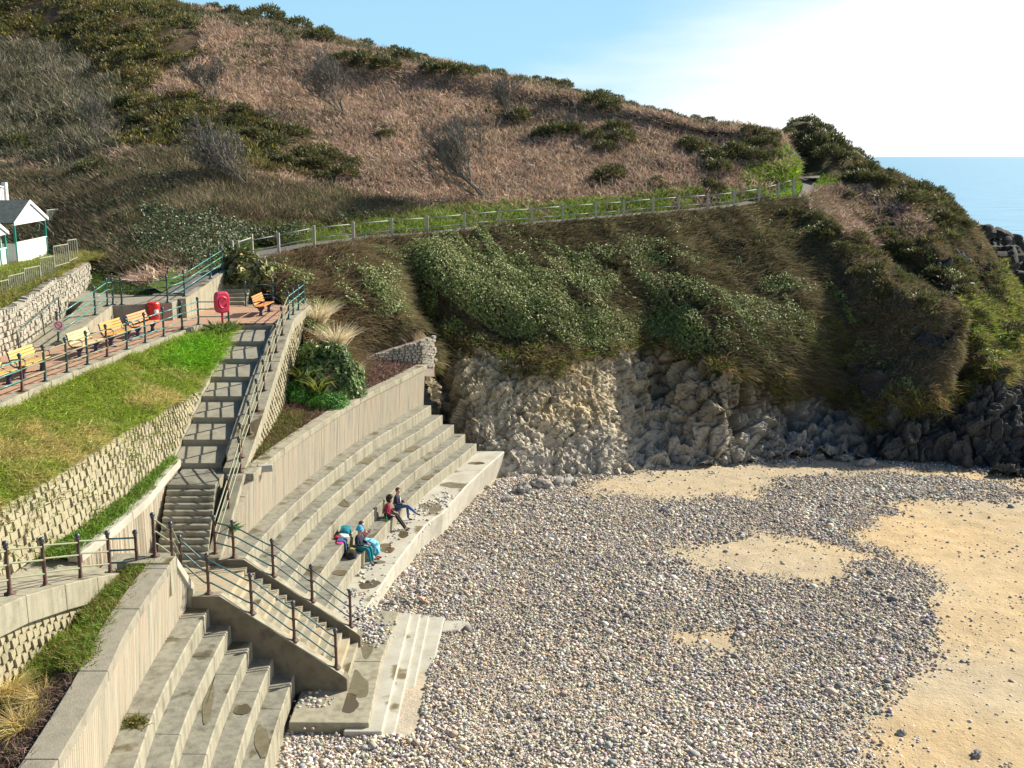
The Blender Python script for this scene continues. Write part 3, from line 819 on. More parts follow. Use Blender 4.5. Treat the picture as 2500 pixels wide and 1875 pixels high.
def block_wall(t, top, foot, bh, bl, mat, part='block_course', proud=.05, seed=3, kmax=60):
    """courses of split blocks laid between a foot line and a top line (same number of points), each course one mesh"""
    rr = random.Random(seed)
    L = np.concatenate([[0], np.cumsum(np.linalg.norm(np.diff(foot[:, :2], axis=0), axis=1))])
    def at(s, arr): return np.array([np.interp(s, L, arr[:, k]) for k in range(3)])
    nmax = int(np.ceil(((top[:, 2] - foot[:, 2]).max()) / bh))
    for r in range(nmax):
        mb = MB(); used = 0
        s = -bl * (.5 if r % 2 else 0)
        while s < L[-1] and used < 400:
            s0, s1 = max(s, 0), min(s + bl, L[-1])
            s += bl
            if s1 - s0 < .05: continue
            c = (s0 + s1) / 2
            T, Fo = at(c, top), at(c, foot)
            z0 = T[2] - (r + 1) * bh
            if z0 + bh * .45 < Fo[2]: continue
            def pt(q, z):
                a, b = at(q, top), at(q, foot)
                u = np.clip((z - b[2]) / max(a[2] - b[2], .01), 0, 1)
                return b[:2] + (a[:2] - b[:2]) * u
            a0, a1 = pt(s0 + .008, z0), pt(s1 - .008, z0); b0, b1 = pt(s0 + .008, z0 + bh), pt(s1 - .008, z0 + bh)
            dv = a1 - a0; dv /= np.linalg.norm(dv) + 1e-9; nn = np.array((dv[1], -dv[0]))
            if nn[0] < 0: nn = -nn
            p2 = proud * rr.uniform(.5, 1.9); p1 = proud * rr.uniform(.0, .5); dk = -.3
            q = lambda p, d, z: (p[0] + nn[0] * d, p[1] + nn[1] * d, z)
            g = .008
            vs = [q(a0, p2, z0 + g), q(a1, p1, z0 + g), q(a1, dk, z0 + g), q(a0, dk, z0 + g), q(b0, p2 * .7, z0 + bh - g), q(b1, p1 * .8, z0 + bh - g), q(b1, dk, z0 + bh - g), q(b0, dk, z0 + bh - g)]
            mb.add(vs, [(3, 2, 1, 0), (4, 5, 6, 7), (0, 1, 5, 4), (1, 2, 6, 5), (2, 3, 7, 6), (3, 0, 4, 7)])
            used += 1
        if used: mb.build(part, mat, t)


t = thing('block_wall', 'long retaining wall of rough split blocks below the grass bank', 'retaining wall', (-12, 28, 5.2))
block_wall(t, BW, BB, .215, .32, M_block)

# ---- walkway at the left, its steps down to the landing, edge beam
WK = [(-10.9, 19.5, 6.6), (-10.84, 21.55, 6.2), (-10.8, 23.4, 5.68), (-10.65, 24.9, 5.25), (-10.45, 26.6, 4.72)]
mb = MB()
Ls = [(-13.6, 19.5, 6.62), (-13.6, 21.55, 6.22), (-13.5, 23.4, 5.75), (-13.2, 24.9, 5.35), (-12.4, 26.6, 5.2)]
mb.loft([[(a[0], a[1], a[2]), (b_[0], b_[1], b_[2]), (b_[0], b_[1], b_[2] - .5), (a[0], a[1], a[2] - .5)] for a, b_ in zip(Ls, WK)])
o = mb.build('walkway', M_conc); tag(o, 'sloping concrete walkway in front of the block wall', 'walkway', kind='structure')
t = thing('edge_beam', 'thick concrete edge beam carrying the left hand railing', 'edge beam', (-10.6, 23.5, 5))
for a in range(len(WK) - 1):
    A, B = np.array(WK[a]), np.array(WK[a + 1]); e = (B - A) * .004
    sec = lambda P: [(P[0] - .02, P[1], P[2] + .03), (P[0] + .34, P[1], P[2] + .03), (P[0] + .34, P[1], P[2] - .62), (P[0] - .02, P[1], P[2] - .62)]
    mb = MB(); mb.loft([sec(A + e), sec(B - e)]); mb.build('beam_length', M_conc, t, bevel=.02)
t = thing('lower_block_wall', 'low wall of split blocks underneath the concrete edge beam', 'retaining wall', (-10.4, 22, 4))
T2 = np.array([(p[0] + .2, p[1], p[2] - .6) for p in WK]); F2 = np.array([(p[0] + .3, p[1], 3.9) for p in WK])
block_wall(t, T2, F2, .215, .32, M_block, seed=8)

# ---- the curved front line of the terraces
SX = np.array([(15, -7.35), (17.5, -7.55), (19.86, -7.79), (22.04, -8.12), (25.88, -8.41), (27.87, -8.47), (31, -8.42), (33.41, -8.27), (37.64, -7.8), (41.74, -7.06), (46.13, -6.09), (50.11, -4.85), (52.6, -4.14), (54.5, -3.55)])
def sx_(y): return herm(SX[:, 1][:, None], SX[:, 0], np.atleast_1d(np.array(y, float)))[:, 0]
ZS = [3.15, 2.64, 2.14, 1.64, 1.14]
ZP = .64
RUN = .575


def ysub(a, b, st_=.45):
    k = max(2, int((b - a) / st_) + 1)
    return np.linspace(a, b, k)


def terrace(t, joints, mat, ends=(0, 0)):
    for k in range(5):
        f0 = RUN * k
        b0 = f0 - RUN - .1 if k else -.95
        for a, b in zip(joints[:-1], joints[1:]):
            ys = ysub(a + .012, b - .012)
            z0 = -.6 if a > 40 else -.2
            secs = []
            for y, x in zip(ys, sx_(ys)):
                zt = ZS[k]
                secs.append([(x + f0, y, z0), (x + f0, y, zt - .035), (x + f0 - .03, y, zt), (x + b0, y, zt + .012), (x + b0, y, z0)])
            mb = MB(); mb.loft(secs)
            mb.build('step', mat, t)


tn = thing('near_terrace_steps', 'nearer flight of broad concrete seating steps at the bottom of the picture', 'seating steps', (-7.4, 21, .4))
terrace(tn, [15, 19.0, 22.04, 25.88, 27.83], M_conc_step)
tf = thing('far_terrace_steps', 'long curving flight of concrete seating steps where the people sit', 'seating steps', (-5.5, 42, .4))
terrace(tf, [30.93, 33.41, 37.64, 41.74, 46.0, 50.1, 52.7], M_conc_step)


# ---- ribbed retaining walls with copings
def ribbed(t, y0, y1, zt, zb, joints, dx=-.66, rib=.13, lean=.10):
    bd = [y0] + [j for j in joints if y0 < j < y1] + [y1]
    for a, b in zip(bd[:-1], bd[1:]):
        ys = np.arange(a + .012, b - .012, rib / 3)
        x = sx_(ys)
        k = np.arange(len(ys)) % 3
        jit = np.array([random.uniform(-.002, .002) for _ in range(len(ys))])
        off = np.where(k == 1, .034, np.where(k == 2, .026, 0.0)) + jit
        secs = []
        for yy, xx, o_ in zip(ys, x, off):
            zz = zt(yy) if callable(zt) else zt
            zz2 = zb(yy) if callable(zb) else zb
            if zz - zz2 < .05: zz = zz2 + .05
            secs.append([(xx + dx + o_, yy, zz2), (xx + dx + o_ + lean, yy, zz), (xx + dx - .3, yy, zz), (xx + dx - .3, yy, zz2)])
        mb = MB(); mb.loft(secs); mb.build('ribbed_panel', M_ribbed, t)


def coping(t, y0, y1, zt, joints, x0, x1, mat, h=.25, xf=None):
    bd = [y0] + [j for j in joints if y0 < j < y1] + [y1]
    for a, b in zip(bd[:-1], bd[1:]):
        ys = ysub(a + .008, b - .008)
        secs = []
        for yy, xx in zip(ys, sx_(ys)):
            zz = zt(yy) if callable(zt) else zt
            secs.append([(xx + x0, yy, zz - h), (xx + x0, yy, zz), (xx + x1, yy, zz), (xx + x1, yy, zz - h)])
        mb = MB(); mb.loft(secs); mb.build('coping', mat, t, bevel=.02)


FZ = lambda y: 4.85 if y >= 34.3 else 3.3 + (4.85 - 3.3) * max(0, (y - 30.9)) / 3.4
t = thing('far_ribbed_wall', 'curved ribbed concrete wall tinted pink and cream behind the far seating steps', 'retaining wall', (-7.6, 42, 3.15))
FJ = [33.6, 37.5, 41.5, 45.74, 50.1]
ribbed(t, 30.9, 53.4, FZ, 3.0, FJ)
coping(t, 34.3, 53.5, 5.1, FJ, -1.02, -.48, M_conc)
# stub drain block on the coping
mb = MB(); mb.box((sx_(35.6)[0] - .45, 35.3, 5.0), (.5, .22, .24), rz=.3); mb.build('overflow_spout', M_conc_pale, t, bevel=.02)
# sloping cap of the wall beside the lower flight of steps
mb = MB()
secs = [[(x - .42, y, z - .25), (x - .42, y, z), (x + .02, y, z), (x + .02, y, z - .25)] for x, y, z in ((-8.93, 30.75, 3.5), (-8.98, 31.2, 3.6), (-8.97, 34.1, 5.1), (-8.95, 34.29, 5.1))]
mb.loft(secs); mb.build('sloping_cap', M_conc, t, bevel=.02)

t = thing('near_ribbed_wall', 'cream ribbed concrete wall behind the near seating steps', 'retaining wall', (-8.8, 22, 3.15))
NJ = [17.0, 20.3, 23.4, 25.9]
NZ = lambda y: 4.85 if y <= 26.7 else 4.85 - (y - 26.7) * .95
ribbed(t, 15.2, 27.78, NZ, 3.0, NJ)
coping(t, 15.2, 26.2, 5.1, NJ, -1.12, -.5, M_conc_dark)
mb = MB(); x0 = sx_(26.5)[0]
mb.prism([(x0 - .5, 26.22), (x0 - .5, 26.75), (x0 - 1.9, 26.75), (x0 - 1.9, 26.22)], 4.2, 5.12); mb.build('pier', M_conc, t, bevel=.02)
mb = MB()
mb.loft([[(x - .38, y, z - .28), (x - .38, y, z), (x + .06, y, z), (x + .06, y, z - .28)] for x, y, z in ((-8.98, 26.76, 5.08), (-8.98, 27.78, 4.05), (-8.98, 28.1, 3.75))]); mb.build('sloping_cap', M_conc_pale, t, bevel=.02)
mb = MB(); mb.prism([(-9.36, 27.85), (-8.9, 27.85), (-8.9, 28.12), (-9.36, 28.12)], 3.0, 3.72); mb.build('cap_end', M_conc, t, bevel=.015)

# ---- landing and the lower stair down to the promenade
mb = MB(); mb.prism([(-11.0, 28.0), (-8.06, 28.0), (-8.06, 30.62), (-11.0, 30.62)], 2.6, 3.3)
o = mb.build('landing', M_sandy); tag(o, 'concrete landing between the upper and lower stairs', 'landing', kind='structure')
t = thing('lower_stair', 'concrete stair with dark side walls going down from the landing to the beach apron', 'stair', (-6.4, 29.4, .64))
NS = 14
for k in range(NS):
    z = 3.3 - (k + 1) * (3.3 - ZP) / (NS + 1)
    xa = -8.06 + k * 3.30 / NS
    mb = MB(); mb.prism([(xa - .03, 28.14), (xa + 3.30 / NS, 28.14), (xa + 3.30 / NS, 30.58), (xa - .03, 30.58)], 0.2, z)
    mb.build('step', M_sandy if k % 3 == 0 else M_conc, t, bevel=.012)
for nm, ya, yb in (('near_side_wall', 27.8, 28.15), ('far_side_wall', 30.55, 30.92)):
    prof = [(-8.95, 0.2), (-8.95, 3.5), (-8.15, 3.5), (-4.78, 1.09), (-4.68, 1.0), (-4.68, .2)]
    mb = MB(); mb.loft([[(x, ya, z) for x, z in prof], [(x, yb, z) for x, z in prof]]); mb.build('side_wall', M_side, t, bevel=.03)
    mb = MB(); mb.loft([[(x, ya + .01, z - .02), (x, yb - .01, z - .02), (x, yb - .01, z + .012), (x, ya + .01, z + .012)] for x, z in ((-8.93, 3.5), (-8.15, 3.5), (-4.80, 1.10))]); mb.build('cap', M_conc, t)
t = thing('walkway_steps', 'short steps from the sloping walkway down to the landing', 'stair', (-10.1, 27.2, 3.3))
for k in range(8):
    mb = MB(); ya = 26.3 + k * .215; mb.prism([(-11.05, ya), (-9.36, ya), (-9.36, 28.02), (-11.05, 28.02)] , 2.9, 4.70 - k * .17); mb.build('step', M_conc_dark, t)

# ---- upper stair: steep dark flight, then long sloping treads up to the bench terrace
t = thing('upper_stair', 'tall concrete stair with long shadow striped treads climbing to the bench terrace', 'stair', (-10.8, 38, 3.3))
for k in range(12):
    ya = 30.55 + k * .275; z = 3.3 + (k + 1) * 1.65 / 12
    xl = -10.85 - .045 * k; xr = -9.3 - .042 * k
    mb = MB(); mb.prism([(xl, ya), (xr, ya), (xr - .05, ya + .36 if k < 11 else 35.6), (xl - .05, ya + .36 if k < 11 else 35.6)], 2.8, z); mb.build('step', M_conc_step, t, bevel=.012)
NY = [35.5, 37.0, 38.55, 40.2, 41.8, 43.35, 45.05, 46.78]
LX = [-11.78, -11.84, -11.92, -12.0, -12.05, -12.1, -12.16, -12.25]
RX = [-10.05, -10.13, -10.25, -10.36, -10.45, -10.5, -10.55, -10.62]
for k in range(8):
    zt = 5.12 + .44 * k
    ya, yb = NY[k], (NY[k + 1] if k < 7 else 47.2)
    rise = .27 if k < 7 else 0
    xl2, xr2 = (LX[k + 1], RX[k + 1]) if k < 7 else (LX[k], RX[k])
    mb = MB(); mb.loft([[(LX[k], ya, zt - .7), (RX[k], ya, zt - .7), (RX[k], ya, zt), (LX[k], ya, zt)], [(xl2, yb + .05, zt - .45), (xr2, yb + .05, zt - .45), (xr2, yb + .05, zt + rise), (xl2, yb + .05, zt + rise)]])
    mb.build('tread', M_tread, t, bevel=.015)
# left border of the treads
for k in range(7):
    zt = 5.12 + .44 * k
    mb = MB(); mb.loft([[(LX[k] - .2, NY[k] + .03, zt - .5), (LX[k] - .02, NY[k] + .03, zt - .5), (LX[k] - .02, NY[k] + .03, zt + .10), (LX[k] - .2, NY[k] + .03, zt + .10)], [(LX[k + 1] - .2, NY[k + 1], zt), (LX[k + 1] - .02, NY[k + 1], zt), (LX[k + 1] - .02, NY[k + 1], zt + .50), (LX[k + 1] - .2, NY[k + 1], zt + .50)]])
    mb.build('border', M_conc, t)

# ---- right hand flank wall of the upper stair
SO = [(34.9, -9.08), (36.5, -9.15), (40, -9.34), (44, -9.6), (48, -9.8), (52.3, -9.95)]
def so_x(y): return float(np.interp(y, [a[0] for a in SO], [a[1] for a in SO]))
def so_z(y): return float(np.interp(y, [34.9, 35.4, 46.8, 47.4, 52.5], [5.12, 5.26, 8.28, 8.36, 8.36]))
t = thing('stair_flank_wall', 'sloping concrete capped flank wall of block work on the right of the upper stair', 'wall', (-9.6, 42, 5))
for a, b in ((34.9, 38.4), (38.4, 43.0), (43.0, 47.3), (47.3, 52.3)):
    secs = []
    for y in np.linspace(a + .01, b - .01, 7):
        xo = so_x(y); xi = float(np.interp(y, NY, RX)) + .03 if y < 46.8 else -10.55
        if y < 35.5: xi = -9.85
        z = so_z(y)
        secs.append([(xi, y, z - .5), (xi, y, z), (xo, y, z), (xo, y, z - .42)])
    mb = MB(); mb.loft(secs); mb.build('coping', M_conc, t, bevel=.02)
ys = np.linspace(34.95, 52.2, 12)
block_wall(t, np.array([(so_x(y) - .1, y, so_z(y) - .4) for y in ys]), np.array([(so_x(y) - .04, y, 4.6 if y < 40 else 4.6 + (y - 40) * .12) for y in ys]), .2, .36, M_block, proud=.04, seed=5)
# ribbed wall left of the steep flight
t = thing('left_ribbed_wall', 'ribbed concrete wall with pale coping on the left of the steep dark flight', 'retaining wall', (-11.2, 30, 4))
LW = [(-11.45, 26.55), (-11.3, 28.5), (-11.22, 31.0), (-11.42, 33.2), (-11.55, 35.4)]
lx = lambda y: float(np.interp(y, [a[1] for a in LW], [a[0] for a in LW]))
secs = []
for k, y in enumerate(np.arange(26.6, 35.3, .026)):
    o_ = (0, .022, .016)[k % 3] + random.uniform(-.006, .006)
    secs.append([(lx(y) + o_, y, 3.2), (lx(y) + o_, y, 5.05), (lx(y) - .25, y, 5.05), (lx(y) - .25, y, 3.2)])
mb = MB(); mb.loft(secs); mb.build('ribbed_panel', M_ribbed, t)
for a, b in ((26.5, 29.8), (29.8, 35.4)):
    mb = MB(); mb.loft([[(lx(y) - .28, y, 5.03), (lx(y) + .12, y, 5.03), (lx(y) + .12, y, 5.3), (lx(y) - .28, y, 5.3)] for y in np.linspace(a + .008, b - .008, 7)]); mb.build('coping', M_conc_pale, t, bevel=.02)
GSTRIP = sheet_from_rows('grass_strip', [[np.array((lx(y) - .2, y, 5.26)), np.array(((lx(y) + xb) / 2 - .1, y, 5.3)), np.array((xb - .1, y, 5.3))] for y, xb in ((26.2, -12.2), (29, -11.95), (32, -11.95), (35.5, -12.1))], M_ground, (.10, .13, .03), 'narrow strip of grass between the block wall and the ribbed wall', 'grass strip', .08)
# bed behind the near ribbed wall, bed behind the far ribbed wall
NBED = sheet_from_rows('near_bed', [[np.array((float(sx_(y)[0]) - 1.08, y, 5.02)), np.array((float(sx_(y)[0]) - 1.75, y, 4.75)), np.array((-10.45, y, 4.55)), np.array((-11.2, y, 4.5))] for y in (15.5, 18, 21, 24, 26.4)], M_ground, (.11, .11, .035), 'rough planted bed behind the near ribbed wall', 'planting bed', .15)
rows = []
for y in (34.7, 37, 40, 43, 46, 49, 51.5, 53.6):
    xa = float(sx_(y)[0]) - 1.0
    xb = so_x(y) - .05
    h = max(0, y - 42) * .11
    rows.append([np.array((xa, y, 5.02)), np.array((xa * .6 + xb * .4, y, 5.0 + h * .4)), np.array((xa * .25 + xb * .75, y, 5.0 + h * .9)), np.array((xb, y, 5.0 + h * 1.1))])
FBED = sheet_from_rows('far_bed', rows, M_ground, (.13, .09, .06), 'planted bed of brown ground cover behind the far ribbed wall', 'planting bed', .12)

# ---- promenade slab and the apron steps to the shingle
def prom_x(y): return float(np.interp(y, [31, 33.4, 37.5, 41.5, 42.6, 43.2, 47, 50, 52.8, 54], [-5.1, -4.89, -4.34, -3.62, -3.3, -2.97, -2.12, -1.3, -.44, -.1]))
t = thing('promenade_wall', 'curved promenade slab with pale sea wall at the foot of the far seating steps', 'promenade', (-4, 42, .4))
for a, b in zip([31.0, 33.6, 37.5, 41.3, 44.3, 49.6], [33.6, 37.5, 41.3, 44.3, 49.6, 53.0]):
    secs = []
    for y in ysub(a + .012, b - .012):
        x = prom_x(y); lean = .12 + .25 * max(0, (y - 44) / 9)
        secs.append([(float(sx_(y)[0]) + 2.2, y, -1.6), (x - lean * 1.5, y, -1.6), (x, y, ZP - .05), (x - .05, y, ZP), (float(sx_(y)[0]) + 2.2, y, ZP)])
    mb = MB(); mb.loft(secs); mb.build('slab', M_conc_pale, t)
t = thing('beach_apron', 'pale concrete apron with shallow broken steps running down to the shingle', 'apron', (-3.6, 30, .3))
def slab(poly, z0, z1, mat=M_conc_pale): 
    mb = MB(); mb.prism(poly, z0, z1); mb.build('slab', mat, t, bevel=.03)
slab([(-6.0, 26.08), (-3.84, 26.05), (-3.94, 29.6), (-6.0, 29.6)], .3, ZP, M_conc)
slab([(-6.0, 29.615), (-3.94, 29.615), (-3.76, 33.2), (-4.72, 33.35), (-6.0, 31.2)], .3, ZP, M_conc)
for k, (xa, xb, xc, xd, ya, yb, z) in enumerate(((-4.5, -3.47, -3.39, -4.2, 25.85, 33.42, .50), (-4.2, -3.15, -3.1, -3.9, 25.5, 33.65, .36), (-3.9, -2.9, -2.82, -3.6, 25.6, 33.85, .22), (-3.4, -2.55, -2.3, -3.2, 27.4, 33.95, .12))):
    slab([(xa, ya), (xb, ya), (xc, yb), (xd, yb)], z - .5, z)
slab([(-2.35, 32.9), (-1.75, 33.0), (-1.35, 33.3), (-1.5, 33.75), (-2.3, 33.8)], -.3, .06)
slab([(-2.6, 27.2), (-2.25, 27.6), (-2.35, 29.4), (-2.5, 30.2), (-2.7, 30.0)], -.3, .09)
slab([(-7, 14), (-4.9, 14), (-5.0, 26.0), (-7, 26.4)], -.1, .30, M_conc_step)

# ---- ramps up to the coast path and wall behind the litter bin
t = thing('ramp', 'concrete ramp with side wall climbing from the bench terrace to the coast path', 'ramp', (-17, 47, 8.2))
mb = MB(); mb.loft([[(-19.6, y, z - 1.2), (-18.0, y, z - 1.2), (-18.0, y, z), (-19.6, y, z)] for y, z in ((41.0, 8.21), (45.6, 8.62), (46.9, 8.66), (48.5, 9.02))]); mb.build('sloping_slab', M_conc, t)
mb = MB(); mb.prism([(-21.4, 48.52), (-18.0, 48.4), (-17.75, 47.05), (-15.45, 48.1), (-15.35, 51.4), (-18.9, 51.6), (-21.4, 53.5)], 7.9, 9.02); mb.build('platform', M_conc_dark, t, bevel=.02)
mb = MB(); mb.loft([[(-18.1, y, 8.0), (-17.72, y + .05, 8.0), (-17.72, y + .05, z), (-18.1, y, z)] for y, z in ((41.4, 8.35), (46.9, 9.05))]); mb.build('side_wall', M_conc, t, bevel=.015)
mb = MB(); mb.loft([[(x - .85, y, z - 1.6), (x + .85, y + .1, z - 1.6), (x + .85, y + .1, z - .01), (x - .85, y, z - .01)] for x, y, z in ((-16.25, 50.4, 9.1), (-15.9, 53.5, 9.42), (-15.2, 56.6, 9.7))]); mb.build('upper_slab', M_conc_dark, t)
mb = MB(); mb.loft([[(x, y, 8.0), (x + .3, y, 8.0), (x + .3, y, z), (x, y, z)] for x, y, z in ((-15.36, 48.9, 9.1), (-15.2, 53.0, 9.5), (-15.05, 55.4, 9.75))]); mb.build('upper_side_wall', M_conc, t)
t = thing('shaded_stair', 'short shaded stair beside the evergreen bush rising to the coast path', 'stair', (-14.5, 55, 8.2))
for k in range(9):
    mb = MB(); ya = 53.2 + k * .33; mb.prism([(-14.98, ya), (-13.45, ya), (-13.45, ya + .45 if k < 8 else 57.8), (-14.98, ya + .45 if k < 8 else 57.8)], 7.6, ZB + .17 * (k + 1)); mb.build('step', M_conc, t, bevel=.01)


# ---- rubble stone walls
def rubble(t, A, top, foot, size, seed):
    """stones individually shaped and packed over a wall face running along polyline A; face towards +x / the camera"""
    A = np.array(A, float)
    L = np.concatenate([[0], np.cumsum(np.linalg.norm(np.diff(A, axis=0), axis=1))])
    rr = random.Random(seed)
    core = MB()
    for a in range(len(A) - 1):
        pass
    secs = []
    nrm = []
    for k in range(len(A)):
        d = A[min(k + 1, len(A) - 1)] - A[max(k - 1, 0)]; d /= np.linalg.norm(d); nn = np.array((d[1], -d[0])); nrm.append(nn)
        p = A[k]; q_ = p - nn * .45; p2 = p - nn * .04
        secs.append([(p2[0], p2[1], foot[k] - .5), (p2[0], p2[1], top[k] - .03), (q_[0], q_[1], top[k] - .03), (q_[0], q_[1], foot[k] - .5)])
    core.loft(secs); core.build('wall_core', M_mortar, t)
    nrm = np.array(nrm)
    mb = MB()
    s = 0.0
    z = 0
    hmax = max(b - a for a, b in zip(foot, top))
    r = 0
    while z < hmax:
        rh = size * rr.uniform(.6, 1.1)
        s = -rr.uniform(0, size)
        while s < L[-1]:
            w = size * rr.uniform(.7, 1.9)
            c = s + w / 2
            s += w
            if c < 0 or c > L[-1]: continue
            ft = np.interp(c, L, foot); tp = np.interp(c, L, top)
            zc = ft + z + rh / 2
            if zc + rh * .3 > tp + .05: continue
            p = np.array([np.interp(c, L, A[:, 0]), np.interp(c, L, A[:, 1])]); nn = np.array([np.interp(c, L, nrm[:, 0]), np.interp(c, L, nrm[:, 1])])
            dd = np.array((-nn[1], nn[0]))
            vs = []
            for (u, v) in ((-.5, -.5), (.5, -.5), (.5, .5), (-.5, .5)):
                u2, v2 = u * (.95 - rr.uniform(0, .22)), v * (.95 - rr.uniform(0, .22))
                vs.append((u2 * w, v2 * rh))
            out = rr.uniform(.02, .09)
            bk = [(p[0] + dd[0] * u - nn[0] * .1, p[1] + dd[1] * u - nn[1] * .1, zc + v) for u, v in vs]
            fr = [(p[0] + dd[0] * u * .86 + nn[0] * out * rr.uniform(.5, 1.3), p[1] + dd[1] * u * .86 + nn[1] * out * rr.uniform(.5, 1.3), zc + v * .84) for u, v in vs]
            mb.loft([bk, fr])
        z += rh * .97; r += 1
    mb.build('stonework', M_stone, t)


t = thing('rubble_wall', 'long lichen spotted rubble stone wall at the back of the bench terrace', 'stone wall', (-19.2, 42, 8.2))
rubble(t, [(-19.0, 26), (-19.05, 34), (-19.15, 41), (-19.75, 45), (-20.6, 50), (-21.4, 54)], [9.4, 9.5, 9.65, 9.9, 10.2, 10.3], [8.1, 8.1, 8.2, 8.5, 8.8, 9.0], .26, 4)
mb = MB()
rr = random.Random(2)
for s in np.arange(27, 47, .24):
    x = np.interp(s, [26, 34, 41, 45, 50, 54], [-19.0, -19.05, -19.15, -19.75, -20.6, -21.4]); z = np.interp(s, [26, 34, 41, 45, 50, 54], [9.4, 9.5, 9.65, 9.9, 10.2, 10.3])
    mb.box((x - .2, s, z + rr.uniform(.02, .1)), (.3, rr.uniform(.12, .2), rr.uniform(.2, .36)), rz=rr.uniform(-.15, .15), pitch=rr.uniform(-.2, .2))
mb.build('upright_cope_stone', M_stone, t)
t = thing('low_stone_wall', 'low grey stone wall holding up the slope at the end of the far bed', 'stone wall', (-6, 52.5, 5))
a_, b_ = W(890, 905, 5.05), W(1034, 890, 5.0)
rubble(t, [(a_[0], a_[1] + .3), ((a_[0] + b_[0]) / 2, (a_[1] + b_[1]) / 2 + .25), (b_[0], b_[1]), (b_[0] + .5, b_[1] + 1.2)], [5.6, 5.95, 6.25, 6.25], [4.9, 4.9, 4.9, 4.6], .2, 9)

# ------------------------------------------------------------------ vegetation
K = 2500 / 2212.0
def P_(*a): return [(x * K, y * K) for x, y in a]


def gmask(S, polys, soft=18):
    """weight per sheet vertex: 1 inside the surveyed patches (ragged edge)"""
    p = S.flat(); x, y, d = proj(p)
    x = x + fbm(p * .6, 3, 15) * soft * 4; y = y + fbm(p * .6, 3, 16) * soft * 3
    m = np.zeros(len(p), bool)
    for q in polys: m |= inpoly(x, y, q)
    return m.astype(float)


def vis(S, lo=-160, hi=2660):
    x, y, d = S.pix()
    return ((x > lo) & (x < hi) & (y > -150) & (y < 2000)).astype(float)


hv = vis(hill) * (np.repeat(hill.srow, hill.nc) < 4.25)
hx, hy, hd = hill.pix()
sc_poly = [P_((-60, -60), (370, -60), (430, 60), (455, 135), (330, 165), (330, 205), (250, 175), (150, 120), (60, 90), (-60, 70)),
           P_((235, 195), (350, 212), (480, 235), (610, 272), (735, 335), (705, 405), (600, 385), (450, 335), (260, 325))]
m_gorse = gmask(hill, sc_poly)
m_thick = gmask(hill, [P_((-60, 70), (60, 95), (150, 125), (300, 200), (240, 230), (260, 330), (180, 400), (60, 360), (-60, 350))])
m_dark = gmask(hill, [P_((-60, 350), (120, 390), (260, 350), (420, 330), (560, 400), (820, 440), (900, 480), (600, 520), (560, 590), (-60, 600))])
ridge = np.clip(1 - np.abs(np.repeat(hill.srow, hill.nc) - 3.97) / .2, 0, 1)
ridge *= np.clip(vn(hill.flat() * .07, 7) * 3 - .5, .15, 1)
m_green = gmask(hill, [P_((300, 470), (360, 470), (560, 520), (660, 500), (640, 545), (450, 600), (300, 560))])
open_ = np.clip(1 - m_gorse - m_thick, 0, 1)

cpp = cliff.flat(); cx, cy, cdp = cliff.pix(); soft_ = 1 - rockm; cv = vis(cliff) * (np.repeat(cliff.srow, cliff.nc) < 5.2)
# dead bracken: arching fronds lying with the slope
BR = np.array([(.52, .375, .30), (.60, .45, .37), (.44, .31, .24), (.64, .51, .42), (.36, .27, .20), (.38, .30, .19)])
patch = fbm(hill.flat() * .12, 4, 31)
w_br = hv * open_ * (1 - .75 * m_dark) * (1 - .6 * ridge)
n = 190000
p, nn, s_ = hill.scatter(n, w_br)
wind = np.array((-.35, .1, 0))
d = unit(nn * .35 + np.array((0, 0, .55)) + wind + rand_dir(n) * .65)
v = Veg()
shade_ = (.85 + .5 * (fbm(p * .35, 3, 33) + .1))[:, None]
v.blades(p, d, rng.uniform(.45, 1.0, n), rng.uniform(.05, .10, n), tint(n, *BR) * np.array((1.12, 1.12, 1.08)) * shade_, .8)
bh_ = gmask(cliff, [P_((1720, 412), (1850, 400), (1960, 440), (2010, 500), (1960, 540), (1860, 525), (1770, 480))], 8) * soft_ * cv
n = 16000
p, nn, _ = cliff.scatter(n, bh_)
v.blades(p, unit(nn * .35 + np.array((.1, -.1, .5)) + rand_dir(n) * .65), rng.uniform(.4, .9, n), rng.uniform(.05, .09, n), tint(n, *BR), .8)
o = obj('bracken', v.mesh('bracken', M_dry)); tag(o, 'dead pinkish brown bracken covering the hillside', 'bracken', kind='stuff')

# gorse scrub on the upper slopes and along the ridge: spiny clumps
GO = [(.15, .145, .04), (.19, .17, .055), (.11, .115, .035), (.23, .185, .08), (.09, .10, .04)]
v = Veg()
def gorse_mass(S, w, count, r0, r1, per, cols=GO, flower=.0):
    p, nn, _ = S.scatter(count, w)
    r = rng.uniform(r0, r1, count)
    c = np.repeat(p, per, 0); rr = np.repeat(r, per)[:, None]
    dd = rand_dir(len(c)); dd[:, 2] = np.abs(dd[:, 2]) * .9 - .15
    lump = 1 + .35 * fbm(c * 2 + dd * 1.5, 2, 3)[:, None] * 2
    q = c + dd * rr * lump * rng.uniform(.7, 1.0, (len(c), 1))
    base = np.repeat(tint(count, *cols, var=.15), per, 0)
    col = base * (1 + .25 * rng.normal(size=(len(c), 1))).clip(.4, 1.8)
    f = (rng.random(len(c)) < flower * np.repeat(rng.random(count) ** 2 * 2, per)) & (dd[:, 2] > .3)
    col[f] = np.array((.55, .40, .02)) * rng.uniform(.7, 1.1, (f.sum(), 1))
    v.blades(q - dd * .12, unit(dd + rand_dir(len(c)) * .5 + np.array((0, 0, .3))), rng.uniform(.16, .42, len(c)), rng.uniform(.05, .11, len(c)), col, .2)
